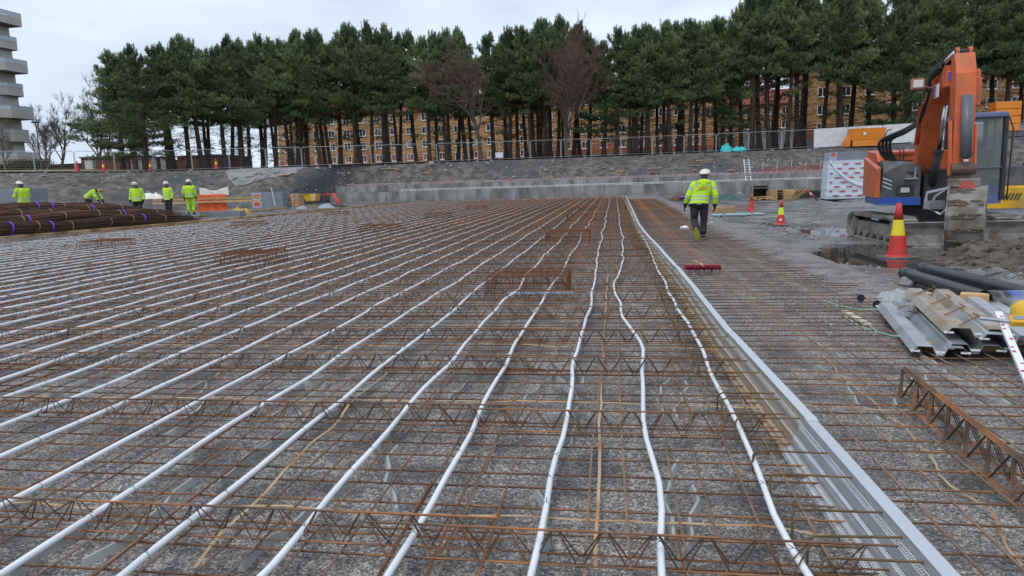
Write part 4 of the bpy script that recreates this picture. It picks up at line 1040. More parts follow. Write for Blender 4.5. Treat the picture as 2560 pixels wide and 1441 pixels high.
q = eb(); q.b2(-.14, .34, -1.15, -.80, .95, 1.62); q.b2(-.10, .30, -1.18, -.85, 1.62, 1.68); q.build('boom_foot_cover', BLK, exc)
# stick
SHX = -.45
SX0, SX1 = .12, .46; sy = -3.35
stick = slab([(-3.02, 3.86, .12), (-3.12, 3.45, .22), (-3.24, 2.6, .19), (-3.36, 1.75, .12)], 0, SX0, SX1, ORA, 'stick')
for x in (SX0+.03, SX1-.09):
    q = eb(); q.lathe([(.085, 0), (.085, .06)], (x, -3.02, 3.93), 12, 'x'); q.box((x+.03, -3.02, 3.86), (.06, .16, .16)); q.build('pin_lug', ORA, stick)
q = eb(); q.lathe([(.05, -.15), (.05, .15)], ((SX0+SX1)/2, -3.02, 3.93), 12, 'x'); q.build('pin', BLK, stick)
q = eb(); q.rbox((SX1+.10, -3.0, 3.15), (.13, .2, .55), .03); q.lathe([(.055, 0), (.055, .12), (.03, .16)], (SX1+.10, -3.0, 3.42), 10); q.build('side_box', ORA, stick)
cyl(((SX0+SX1)/2+.02, -3.42, 3.05), ((SX0+SX1)/2+.02, -3.60, 1.92), ((SX0+SX1)/2+.02, -3.62, 1.72), .095, .05, 'bucket_cylinder')
cyl((-.05, -2.2, 3.62), (.0, -2.6, 3.72), (.15, -3.0, 3.93), .085, .04, 'stick_cylinder', BLK)
q = eb(); q.tube([(SX0-.05, -3.36, 2.6), (SX0-.03, -3.45, 1.8), (SX0-.03, -3.46, 1.55)], .04, 6); q.tube([(SX1+.04, -3.36, 2.5), (SX1+.04, -3.46, 1.75)], .03, 6); q.build('pipe_guard', ORA, stick)
q = eb(); q.lathe([(.10, -.2), (.12, -.12), (.12, .12), (.10, .2)], ((SX0+SX1)/2, -3.55, 1.66), 12, 'x'); q.box(((SX0+SX1)/2, -3.5, 1.55), (.26, .16, .25)); q.build('linkage', mat('brown_steel', (.10, .065, .05), rough=.6), stick)
# tiltrotator / quick hitch
q = eb(); q.rbox(((SX0+SX1)/2+.02, -3.58, 1.40), (.5, .34, .16), .03); q.build('quick_hitch', MUDDY, exc)
q = eb(); q.loft([[(.18, -3.80, 1.30), (.46, -3.80, 1.30), (.40, -3.80, 1.44), (.24, -3.80, 1.44)], [(.18, -3.6, 1.30), (.46, -3.6, 1.30), (.40, -3.6, 1.44), (.24, -3.6, 1.44)]]); q.build('hitch_nose', mat('faded_red', (.45, .08, .06), rough=.6), exc)
q = eb(); q.tube([(.1, -3.6, 1.35), (-.15, -3.55, 1.15), (-.22, -3.5, .9), (-.05, -3.6, .8), (.12, -3.7, 1.0)], .025, 6); q.tube([(.05, -3.6, 1.3), (-.28, -3.5, 1.22), (-.3, -3.5, 1.05)], .03, 6); q.box((-.15, -3.5, .98), (.3, .2, .16), .4); q.build('hitch_hoses', GALV, exc)
_bc = Vector((.33, -3.8, 0))
def ebk(): return MB(UR @ Matrix.Translation((SHX, 0, 0)) @ Matrix.Translation(_bc) @ Matrix.Rotation(R_(-17), 4, 'Z') @ Matrix.Translation(-_bc))
# bucket: seen from the back, ribs across, side plates
bx0, bx1 = .03, .63
path = [(-3.62, 1.34), (-3.92, 1.26), (-4.12, 1.05), (-4.22, .80), (-4.22, .54), (-4.12, .30), (-3.98, .14), (-3.86, .02)]
q = ebk()
q.loft([[(x, y, z) for y, z in path]+[(x, y+.03, z-.0) for y, z in reversed([(a+.03, c-.03) for a, c in path])] for x in (bx0, bx1)]); bk = q.build('bucket_shell', MUDDY, exc)
for x in (bx0-.012, bx1-.012):
    q = ebk(); poly = path+[(-3.45, .05), (-3.30, .55), (-3.36, 1.2)]
    q.loft([[(x, y-(.02 if i < len(path) else 0), z+.012) for i, (y, z) in enumerate(poly)], [(x+.024, y-(.02 if i < len(path) else 0), z+.012) for i, (y, z) in enumerate(poly)]]); q.build('bucket_side', MUDDY, exc)
for (y, z), (y2, z2) in zip(path[1:-1], path[2:]):
    d = Vector((0, y2-y, z2-z)); n = Vector((0, d.z, -d.y)).normalized(); c_ = Vector((0, y, z))
    q = ebk(); o_ = c_-n*.0
    for k in range(14):   # clods of mud caked in a band between the ribs
        f = random.uniform(-.1, .25); p = Vector((random.uniform(bx0+.05, bx1-.05), y, z))+d*f
        q.ball(p, (random.uniform(.04, .1), .022, random.uniform(.018, .035)), 6, 4)
    stuff(q.build('mud_cake', MUDD, bk))
q = ebk(); q.box(((bx0+bx1)/2, -3.85, .02), (.76, .05, .40), R=Matrix.Rotation(R_(12), 3, 'X')); q.build('cutting_edge', MUDDY, exc)
# work light on boom, hoses
SHX = -.2
q = eb(); q.rbox((-.62, -2.5, 3.42), (.26, .12, .22), .03); q.tube([(-.49, -2.45, 3.38), (-.28, -2.4, 3.32)], .015, 5); wl = q.build('work_light', mat('light_frame', (.38, .13, .10), rough=.5), exc)
q = eb(); q.rbox((-.62, -2.57, 3.42), (.19, .03, .15), .02); q.build('lens', mat('lens', (.62, .60, .58), rough=.15), wl)
def hose(pts, r=.024, name='hose'):
    P = [Vector(p) for p in pts]; out = []
    for i in range(len(P)-1):
        p0 = P[max(i-1, 0)]; p1 = P[i]; p2 = P[i+1]; p3 = P[min(i+2, len(P)-1)]
        for k in range(6):
            s = k/6; out.append(.5*((2*p1)+(p2-p0)*s+(2*p0-5*p1+4*p2-p3)*s*s+(-p0+3*p1-3*p2+p3)*s**3))
    out.append(P[-1]); q = eb(); q.tube(out, r, 7); return q.build(name, DARK, exc, True)
for k in range(4):
    o_ = k*.07
    hose([(-.60-o_*.9, -.75, 1.85), (-.78-o_, -.80, 2.12), (-.80-o_, -.95, 2.38), (-.55, -1.15, 2.52+o_*.4), (-.36, -1.5, 2.72+o_*.3), (-.33, -1.95, 3.1+o_*.2), (-.33, -2.2, 3.35)], .032)
for k in range(3):
    hose([(-.31-.03*k, -2.1, 3.3), (-.33, -2.35, 3.62+.03*k), (-.12, -2.65, 3.88+.03*k), (.08, -2.85, 3.86), (.10, -3.05, 3.5)], .026)
for k in range(4):
    hose([(-.02+.05*k, -2.95, 3.6), (.02+.045*k, -3.15, 3.2), (.0+.04*k, -3.2, 2.7), (.04+.03*k, -3.22, 2.35+.03*k), (.12, -3.35, 2.2)], .020)
q = eb(); q.tube([(-.31, -1.1, 2.25), (-.34, -1.6, 2.85), (-.34, -2.0, 3.2)], .03, 6); q.tube([(-.36, -1.15, 2.22), (-.40, -1.6, 2.8), (-.38, -1.9, 3.1)], .022, 6); q.build('boom_pipe', ORA, exc)
# ---------------------------------------------------------------- dirt heap round the bucket
DIRT = mat('heap_dirt', (.055, .044, .035), (.135, .115, .097), scale=4, rough=.9, bump=1.0, bscale=9, world=True, bdist=.06, detail=9)
def heap(x, y):
    h = .50*math.exp(-((x-7.9)/1.15)**2-((y-12.4)/1.5)**2)+.34*math.exp(-((x-9.6)/2)**2-((y-11.4)/2.2)**2)+.22*math.exp(-((x-6.6)/.7)**2-((y-13.6)/.9)**2)
    h += .3*math.exp(-((x-7.4)/1.0)**2-((y-10.6)/1.0)**2)
    e = min(1, h*4)
    return hmud(x, y)-.06+h+e*(.20*fbm(x*1.6, y*1.6, 2, 4)+.13*abs(MN.noise((x*4.3, y*4.3, 6)))+.07*abs(MN.noise((x*9.3, y*9.3, 2))))
o = grid('dirt_heap', rng(5.2, 12, .055), rng(8.2, 16.0, .055), lambda x, y: (x, y, heap(x, y)), DIRT)
tag(o, 'brown heap of dug soil in front of the excavator bucket', 'dirt heap')
sp = []
for _ in range(2600):
    x = random.uniform(5.6, 12.5); y = random.uniform(8.9, 15.4); h = heap(x, y)
    if h > hmud(x, y)+.02: sp.append(((x, y, h), random.choice((.02, .03, .035, .05, .07, .1)), random.uniform(0, 6)))
cl = scatter_rocks('heap_clods', sp, CHIPS); cl.data.materials.clear(); cl.data.materials.append(DIRT); tag(cl, 'clods and small stones covering the dirt heap', 'clods')
for i, (px, py, s, lab) in enumerate(((2495, 655, .17, 'pale angular stone on the right flank of the dirt heap'), (2530, 662, .10, 'small pale stone just right of the angular one on the dirt heap'), (2400, 672, .15, 'reddish flat stone at the foot of the dirt heap'),
                                      (2450, 770, .14, 'rounded tan stone beside the blue pipe end'), (2265, 700, .13, 'brown soil lump at the end of the black pipe'))):
    Y = gp(px, py, .2 if py < 680 else .05); z = max(heap(Y.x, Y.y), -.05)+.02
    tag(mk('stone', ROCKS[i % 5], None, (Y.x, Y.y, z+s*.2), i*1.3, s), lab, 'stone')
# ---------------------------------------------------------------- yellow roller behind at the right edge
YEL = mat('machine_yellow', (.72, .42, .01), (.66, .37, .012), scale=3, rough=.4, c3=(.4, .25, .05), s3=2)
yr = thing('road_roller', 'yellow and black roller partly cut by the right edge, behind the excavator cab', 'roller', (12.75, 23.2, -.05), R_(-8))
q = MB(); q.loft([[(-1.6, -.7, .45), (1.6, -.7, .45), (1.6, .7, .45), (-1.6, .7, .45)], [(-1.45, -.7, 1.05), (1.6, -.7, 1.05), (1.6, .7, 1.05), (-1.45, .7, 1.05)], [(-1.0, -.62, 1.12), (1.5, -.62, 1.12), (1.5, .62, 1.12), (-1.0, .62, 1.12)]]); bd = q.build('body', YEL, yr)
for k in range(5):
    q = MB(); q.box((-1.1+.09*k, -.705, .80), (.035, .02, .22), R=Matrix.Rotation(R_(25), 3, 'Y')); q.build('vent_slot', BLK, bd)
q = MB(); q.b2(-.2, .9, -.72, -.69, .62, .82); q.build('recess', BLK, bd)
q = MB(); q.rbox((-.85, 0, 1.4), (.7, 1.2, .6), .06); q.build('hood', GREYP, yr)
q = MB(); q.rbox((.5, 0, 1.45), (1.6, 1.1, .7), .06); q.build('seat_deck', BLK, yr)
q = MB(); q.tube([(-.05, -.3, 1.6), (-.15, -.3, 2.1)], .07, 8); q.lathe([(.24, -.03), (.27, 0), (.24, .03)], (-.17, -.3, 2.14), 14); q.rbox((.0, -.2, 2.0), (.5, .5, .22), .08); q.build('steering_column', BLK, yr)
for x in (-1.0, 1.1):
    q = MB(); q.lathe([(.1, -.62), (.52, -.62), (.55, -.58), (.55, .58), (.52, .62), (.1, .62)], (x, 0, .53), 22, 'y'); q.build('drum', GALV, yr)
# orange skip on the crest behind the cab and dark box
sk = at(2512, 290, 62)
o = thing('orange_machine', 'tall orange panel machine beyond the cab on the far crest', 'machine', (at(2512, 355, 79).x, 79.5, hplat(at(2512, 355, 79).x, 79.5)))
q = MB()
for k in range(4): q.rbox((0, 0, .95+k*.75), (2.4, 1.6, .7), .06)
q.build('body', mat('skip_orange', (.75, .24, .015), (.68, .2, .015), scale=1, rough=.5), o)
q = MB(); q.rbox((2.3, -.2, 2.6), (2.0, 1.3, 1.7), .12); q.build('dark_hood', BLK, o)
q = MB(); q.b2(-1.2, 3.2, -.7, .7, -.4, .62); q.b2(1.3, 3.3, -.9, .5, 1.5, 1.72); q.build('chassis', GREYP, o)
# orange tipping skip in front of tarped fence
p = at(2168, 362, 77.5); zc = hbank(p.x, .93)
o = thing('tipping_skip', 'orange steel tipping skip in front of the white tarpaulin fence', 'skip', (p.x, zc[0], zc[1]-.05))
SKO = MATS['skip_orange']
q = MB(); q.loft([[(-1.75, -.7, .75), (1.55, -.7, .75), (1.55, .7, .75), (-1.75, .7, .75)], [(-1.55, -.85, 1.9), (1.7, -.85, 1.9), (1.7, .85, 1.9), (-1.55, .85, 1.9)]]); q.build('tub', SKO, o)
q = MB(); q.b2(-1.5, 1.6, -.75, -.69, .1, .72); q.b2(-1.5, 1.6, .6, .66, .1, .72); q.build('base_frame', SKO, o)
q = MB(); q.loft([[(-2.2, -.6, .1), (-1.7, -.6, .1), (-1.7, .6, .1), (-2.2, .6, .1)], [(-2.1, -.6, .6), (-1.5, -.6, 1.5), (-1.5, .6, 1.5), (-2.1, .6, .6)]]); q.build('chute', SKO, o)
q = MB(); q.tube([(1.6, -.6, .9), (1.9, -.6, 1.6), (2.3, -.5, 1.7)], .06, 6); q.build('lever', BLK, o)
q = MB(); q.b2(-.5, -.25, -.87, -.80, 1.2, 1.5); q.build('plate', WHITEP, o)
# ================================================================ PEOPLE
SKIN = mat('skin', (.45, .27, .20), (.40, .23, .17), scale=8, rough=.6)
HIVIS = mat('hivis_yellow', (.50, .78, .025), (.42, .68, .02), scale=5, rough=.7, bump=.5, bscale=9, bdist=.02)
HIVISA = mat('hivis_arm', (.50, .80, .025), (.42, .70, .02), scale=5, rough=.7, bump=.5, bscale=9, bdist=.02)
NAVY = mat('navy_cloth', (.016, .018, .024), (.03, .031, .036), scale=9, rough=.85, bump=.4, bscale=14, bdist=.015)
REFL = mat('reflective_band', (.42, .44, .44), (.36, .38, .38), scale=8, rough=.4)
HELM = mat('helmet_white', (.72, .69, .60), (.62, .6, .52), scale=6, rough=.35)
GLOVE = mat('glove', (.012, .012, .015), rough=.8)
SOLE = mat('sole_yellow', (.38, .42, .03), (.30, .33, .03), scale=14, rough=.7)
BOOT = mat('boot', (.022, .022, .022), (.05, .048, .045), scale=8, rough=.7)
def sk_mesh(name, verts, edges, radii, root, m, parent, sub=2, mats=None):
    me = bpy.data.meshes.new(name); me.from_pydata([tuple(v) for v in verts], edges, []); me.materials.append(m)
    o = mk(name, me, parent); sm = o.modifiers.new('skin', 'SKIN'); sm.use_smooth_shade = True
    sl = me.skin_vertices[0] if me.skin_vertices else None
    if sl is None:
        bpy.context.view_layer.objects.active = o; sl = me.skin_vertices[0]
    for i, r in enumerate(radii):
        sl.data[i].radius = r if isinstance(r, tuple) else (r, r); sl.data[i].use_root = (i == root)
    if sub:
        s2 = o.modifiers.new('sub', 'SUBSURF'); s2.levels = sub; s2.render_levels = sub
    return o
def person(label, loc, rz, J, hivis_legs=False, hood=True, bands=True, tilt=(0, 0), headturn=0, logo=False, helm_band=False, vest=False):
    """J: joint dict, local x right, y forward, z up"""
    o = thing('person', label, 'person', loc, rz)
    V = {k: Vector(v) for k, v in J.items() if isinstance(v, tuple)}
    # --- one continuous body
    names = []; vs = []; rad = []; ed = []
    def av(n, p, r, to=None):
        names.append(n); vs.append(Vector(p)); rad.append(r)
        if to: ed.append((names.index(to), len(vs)-1))
    av('pel', V['pel'], .11); av('waist', V['pel'].lerp(V['neck'], .4), (.12, .1), 'pel'); av('chest', V['pel'].lerp(V['neck'], .78), (.14, .11), 'waist')
    av('neck', V['neck'], .055, 'chest'); up = (V['head']-V['neck']).normalized()
    av('jaw', V['head']-up*.07, .075, 'neck'); av('skull', V['head']+up*.02, .095, 'jaw'); av('crown', V['head']+up*.075, .075, 'skull')
    fd = Matrix.Rotation(headturn, 3, 'Z') @ Vector((0, 1, 0))
    av('nose', V['head']+fd*.112-up*.02, .014, 'skull')
    for s in 'LR':
        av('sh'+s, V['sh'+s], .06, 'chest'); av('el'+s, V['el'+s], .045, 'sh'+s); av('wr'+s, V['wr'+s], .03, 'el'+s)
        d = (V['wr'+s]-V['el'+s]).normalized(); sd = (1 if s == 'R' else -1)
        fw = Vector((0, 1, 0)); fw = (fw-d*fw.dot(d)).normalized(); acr = d.cross(fw).normalized()
        av('palm'+s, V['wr'+s]+d*.055, (.04, .022), 'wr'+s)
        for k in range(4):
            b0 = V['wr'+s]+d*.09+fw*(.03-.02*k); ln = (.075, .085, .08, .062)[k]
            av('f%d%s' % (k, s), b0, .0095, 'palm'+s); av('g%d%s' % (k, s), b0+d*ln*.55-acr*sd*.012, .009, 'f%d%s' % (k, s)); av('h%d%s' % (k, s), b0+d*ln*.9-acr*sd*.04, .008, 'g%d%s' % (k, s))
        av('t0'+s, V['wr'+s]+d*.035+fw*.035, .011, 'palm'+s); av('t1'+s, V['wr'+s]+d*.075+fw*.055-acr*sd*.015, .010, 't0'+s)
        av('hp'+s, V['hp'+s], .09, 'pel'); av('kn'+s, V['kn'+s], .06, 'hp'+s); av('an'+s, V['an'+s], .042, 'kn'+s); av('toe'+s, V['toe'+s], .03, 'an'+s)
    body = sk_mesh('body', vs, ed, rad, 0, SKIN, o, 1)
    # --- jacket: torso loft + sleeves, bands are material bands
    ax = (V['neck']-V['pel']); side = (V['shR']-V['shL']).normalized(); L_ = ax.length; axn = ax.normalized(); fwd = axn.cross(side).normalized()*-1
    if fwd.y < 0 and abs(fwd.y) > .3 and not J.get('flip'): fwd = -fwd
    prof = [(-.18, .225, .165, 1), (-.10, .222, .165, 1), (-.095, .222, .166, 0), (.03, .216, .160, 0), (.035, .217, .161, 2), (.10, .214, .160, 2), (.105, .213, .159, 0), (.20, .21, .157, 0),
            (.205, .211, .158, 2), (.275, .21, .157, 2), (.28, .209, .156, 0), (.5, .215, .155, 0), (.72, .225, .15, 0), (.86, .20, .135, 0), (.95, .14, .11, 0), (1.02, .085, .085, 1), (1.08, .075, .08, 1)]
    j = MB(); rings = []; n = 18; cr = random.Random(int(loc[0]*10))
    for (f, a, b_, mi) in prof:
        c = V['pel']+axn*f*L_
        ring = []
        for k in range(n):
            t_ = 2*math.pi*k/n; wr_ = 1+.035*MN.noise((f*7, k*.9, loc[0])) if f < .9 else 1
            ring.append(c+side*a*wr_*math.copysign(abs(math.cos(t_))**.8, math.cos(t_))+fwd*b_*wr_*math.copysign(abs(math.sin(t_))**.85, math.sin(t_)))
        rings.append(ring)
    for i in range(len(rings)-1):
        j.loft(rings[i:i+2], i == 0, i == len(rings)-2, prof[i][3] if bands or prof[i][3] != 2 else 0)
    for s in 'LR':
        sh, el, wr = V['sh'+s], V['el'+s], V['wr'+s]
        pa = [sh+(V['neck']-sh)*.25, sh, sh.lerp(el, .28), sh.lerp(el, .30), sh.lerp(el, .52), sh.lerp(el, .54), el, el.lerp(wr, .12), el.lerp(wr, .13), el.lerp(wr, .30), el.lerp(wr, .32), el.lerp(wr, .72), el.lerp(wr, .73), el.lerp(wr, .97)]
        ra = [.085, .088, .082, .084, .078, .076, .070, .068, .070, .067, .064, .055, .056, .046]; mm = [0, 0, 0, 2, 0, 0, 0, 0, 2, 0, 0, 0, 1]
        t0 = MB(); t0.tube(pa, ra, 12)
        nr = len(pa); vv = [t0.v[i*12:(i+1)*12] for i in range(nr)]
        for i in range(nr-1): j.loft(vv[i:i+2], i == 0, i == nr-2, mm[i])
    jk = j.build('jacket', [HIVIS, NAVY, REFL], o, True)
    if hood:
        h = MB(); c = V['pel']+axn*L_*.93-fwd*.10; h.ball(c, (.17, .075, .085), 12, 7); h.ball(c-axn*.06-fwd*.01, (.10, .06, .10), 10, 6); h.build('hood', HIVIS, jk, True)
    c = MB(); c.tube([V['neck']-up*.04, V['neck']+up*.03, V['head']-up*.06], [.085, .078, .082], 12); c.build('neck_warmer', NAVY, o, True)
    # --- trousers and boots
    t_ = MB(); mi = 1
    hipc = V['pel']
    t_.loft([[hipc+Vector((math.cos(a)*.19, math.sin(a)*.135, z)) for a in [2*math.pi*k/14 for k in range(14)]] for z in (-.14, -.04, .08)])
    for s in 'LR':
        hp, kn, an = V['hp'+s], V['kn'+s], V['an'+s]
        t_.tube([hp+Vector((0, 0, .06)), hp, hp.lerp(kn, .5), kn.lerp(hp, .1), kn, kn.lerp(an, .15), kn.lerp(an, .6), an.lerp(kn, .22), an.lerp(kn, .04)], [.10, .115, .098, .082, .084, .078, .074, .08, .072], 12)
    t_.build('trousers', HIVIS if hivis_legs else NAVY, o, True)
    for s in 'LR':
        an, toe = V['an'+s], V['toe'+s]; d = (toe-an); 
        f_ = Vector((d.x, d.y, 0)) if abs(d.z) < .1 else d
        zax = J.get('foot'+s)
        b = MB(); fdir = (toe-an); 
        dn = Vector(zax) if zax else Vector((0, 0, -1))
        fdir = (fdir-dn*fdir.dot(dn)).normalized(); sd = fdir.cross(dn).normalized()
        heel = an-fdir*.06+dn*.02; R3 = []
        for u, w_, h_ in ((-.085, .036, .07), (-.04, .044, .10), (.05, .046, .09), (.12, .05, .06), (.185, .045, .045), (.215, .025, .03)):
            p = an+fdir*u+dn*.085
            R3.append([p+sd*w_, p+sd*w_*.8-dn*h_, p-sd*w_*.8-dn*h_, p-sd*w_])
        b.loft(R3); b.tube([an-dn*.14, an], [.072, .06], 10); bt = b.build('boot', BOOT, o, True)
        q = MB(); S = []
        for u, w_ in ((-.09, .037), (-.04, .046), (.05, .046), (.12, .052), (.19, .046), (.222, .024)):
            p = an+fdir*u+dn*.086; S.append([p+sd*w_, p-sd*w_, p-sd*w_+dn*.022, p+sd*w_+dn*.022])
        q.loft(S); q.build('sole', SOLE if J.get('yellowsole') else BOOT, bt)
    # gloves: slightly larger skin of hand
    for s in 'LR':
        d = (V['wr'+s]-V['el'+s]).normalized(); sd = (1 if s == 'R' else -1); fw = Vector((0, 1, 0)); fw = (fw-d*fw.dot(d)).normalized(); acr = d.cross(fw).normalized()
        gv = [V['wr'+s]-d*.03, V['wr'+s]+d*.055]; ge = [(0, 1)]; gr = [.042, (.046, .03)]
        for k in range(4):
            b0 = V['wr'+s]+d*.09+fw*(.033-.022*k); ln = (.075, .085, .08, .062)[k]; i0 = len(gv)
            gv += [b0, b0+d*ln*.55-acr*sd*.012, b0+d*ln*.95-acr*sd*.042]; gr += [.0125, .012, .0105]; ge += [(1, i0), (i0, i0+1), (i0+1, i0+2)]
        i0 = len(gv); gv += [V['wr'+s]+d*.035+fw*.038, V['wr'+s]+d*.082+fw*.060-acr*sd*.015]; gr += [.014, .013]; ge += [(1, i0), (i0, i0+1)]
        sk_mesh('glove', gv, ge, gr, 0, GLOVE, o, 1)
    # helmet, eyes, mouth
    Rh = Matrix.Rotation(headturn, 3, 'Z'); hc = V['head']+up*.045
    bas = Matrix((Rh @ Vector((1, 0, 0)), Rh @ Vector((0, 1, 0)), up)).transposed()
    h = MB(); h.lathe([(.118, -.03), (.124, -.01), (.120, .04), (.100, .085), (.06, .112), (.015, .122)], hc, 18, R=bas); he = h.build('helmet', HELM, o, True)
    q = MB(); q.loft([[hc+bas @ Vector((x, y, -.03)) for x, y in ((-.1, .06), (-.06, .155), (.06, .155), (.1, .06))], [hc+bas @ Vector((x, y, -.015)) for x, y in ((-.1, .06), (-.06, .15), (.06, .15), (.1, .06))]]); q.build('brim', HELM, he)
    q = MB(); q.lathe([(.100, -.055), (.118, -.05), (.120, -.03), (.10, -.028)], hc, 16, R=bas); q.build('head_band', NAVY, he)
    if helm_band:
        q = MB(); q.ball(hc+bas @ Vector((-.115, -.01, .02)), (.03, .05, .06), 8, 5); q.ball(hc+bas @ Vector((.115, -.01, .02)), (.03, .05, .06), 8, 5); q.build('ear_defenders', YEL, he)
    for s in (-1, 1):
        q = MB(); q.ball(V['head']+bas @ Vector((s*.034, .09, .0)), .012, 6, 4); q.build('eye', DARK, o)
        q = MB(); q.ball(V['head']+bas @ Vector((s*.095, .0, -.01)), (.012, .025, .034), 6, 4, R=bas); q.build('ear', SKIN, o)
    q = MB(); q.ball(V['head']+bas @ Vector((0, .088, -.062)), (.026, .01, .007), 8, 4, R=bas); q.build('mouth', mat('lips', (.30, .12, .10), rough=.6), o)
    if logo:   # slanted orange lettering in a green frame on the back, white marks on the hem
        c = V['pel']+axn*L_*.60-fwd*.168
        q = MB()
        for k in range(7):
            x = -.075+.026*k; q.loft([[c+side*(x)+axn*-.012, c+side*(x+.017)+axn*-.012, c+side*(x+.017)+axn*-.012-fwd*.004, c+side*x+axn*-.012-fwd*.004], [c+side*(x+.012)+axn*.026, c+side*(x+.029)+axn*.026, c+side*(x+.029)+axn*.026-fwd*.004, c+side*(x+.012)+axn*.026-fwd*.004]])
        q.build('back_lettering', mat('letter_orange', (.75, .10, .02), rough=.6), jk)
        q = MB(); q.tube([c+side*.02-axn*.035, c-side*.13-axn*.035, c-side*.09+axn*.045, c+side*.11+axn*.05], .006, 4); q.build('back_frame', mat('letter_green', (.05, .22, .06), rough=.6), jk)
        c2 = V['pel']+axn*L_*-.14-fwd*.178; q = MB()
        for k in range(5): q.box(c2+side*(-.05+.022*k), (.014, .006, .018)); 
        q.build('hem_lettering', WHITEP, jk)
        # straps over the shoulders
        for s in (-1, 1):
            q = MB(); q.loft([[V['pel']+axn*L_*f+side*s*(.15+.02)-fwd*d_ for d_ in (.12, .135)]+[V['pel']+axn*L_*f+side*s*.12-fwd*d_ for d_ in (.135, .12)] for f in (.74, .80, .86)]); q.build('shoulder_band', REFL, jk)
    return o
BASE = dict(pel=(0, 0, .93), neck=(0, .0, 1.47), head=(0, .03, 1.64), shL=(-.20, 0, 1.40), elL=(-.27, -.03, 1.12), wrL=(-.27, .06, .88), shR=(.20, 0, 1.40), elR=(.27, -.03, 1.12), wrR=(.27, .06, .88),
            hpL=(-.10, 0, .88), knL=(-.115, .03, .49), anL=(-.12, -.02, .10), toeL=(-.13, .14, .05), hpR=(.10, 0, .88), knR=(.115, .03, .49), anR=(.12, -.02, .10), toeR=(.13, .14, .05))
def pose(**k): d = dict(BASE); d.update(k); return d
# walker, seen from behind
p = gp(1750, 596, .068)
W1 = pose(pel=(-.03, -.02, .90), neck=(.07, .10, 1.40), head=(.095, .19, 1.575), shL=(-.145, .07, 1.335), elL=(-.27, .02, 1.07), wrL=(-.335, .12, .83), shR=(.27, .09, 1.325), elR=(.335, .0, 1.06), wrR=(.325, .06, .80),
          hpL=(-.13, -.02, .85), knL=(-.135, .0, .46), anL=(-.095, -.30, .235), toeL=(-.075, -.26, .05), hpR=(.07, -.02, .85), knR=(.09, .06, .47), anR=(.065, .02, .10), toeR=(.085, .17, .05),
          footL=(-.1, -.93, -.36), yellowsole=True)
person('person in yellow high visibility jacket and white helmet walking away across the rebar', (p.x, p.y, .066), R_(-4), W1, hood=True, logo=True, headturn=R_(-25)).scale = (1.09, 1.06, 1.01)
def left_person(label, px, py_top, Y, J, rz, **k):
    t = at(px, py_top, Y); o = person(label, (t.x, Y, t.z-1.79*1.1), rz, J, **k); o.scale = (1.16, 1.16, 1.1); return o
left_person('person in yellow jacket with dark hood at the far left, arms bent at the chest', 52, 452, 28.5, pose(elL=(-.28, .06, 1.13), wrL=(-.06, .28, 1.16), elR=(.28, .06, 1.13), wrR=(.10, .30, 1.10), head=(0, .08, 1.63)), R_(75), hood=False, headturn=0)
bend = pose(neck=(0, .42, 1.25), head=(.0, .58, 1.25), shL=(-.2, .36, 1.2), shR=(.2, .36, 1.2), elL=(-.24, .5, .95), wrL=(-.18, .6, .75), elR=(.24, .5, .95), wrR=(.18, .6, .75))
t = at(217, 470, 31); person('person bending forward behind the rebar bundles, orange strap on the back', (t.x, 31, t.z-1.40), R_(-80), bend, hood=False, helm_band=True, headturn=R_(0))
left_person('person in yellow and black jacket facing the camera, head lowered, behind the bundles', 338, 454, 32.5, pose(head=(0, .07, 1.62)), R_(195), hood=False)
left_person('person in yellow jacket standing straight, facing the camera, left of the one in yellow trousers', 416, 454, 35, pose(), R_(165), hood=False)
left_person('person in full yellow work suit with yellow ear defenders beside the orange netting', 470, 449, 36, pose(elR=(.25, .0, 1.1), wrR=(.26, .10, .86)), R_(20), hood=False, hivis_legs=True, helm_band=True, headturn=R_(-60))
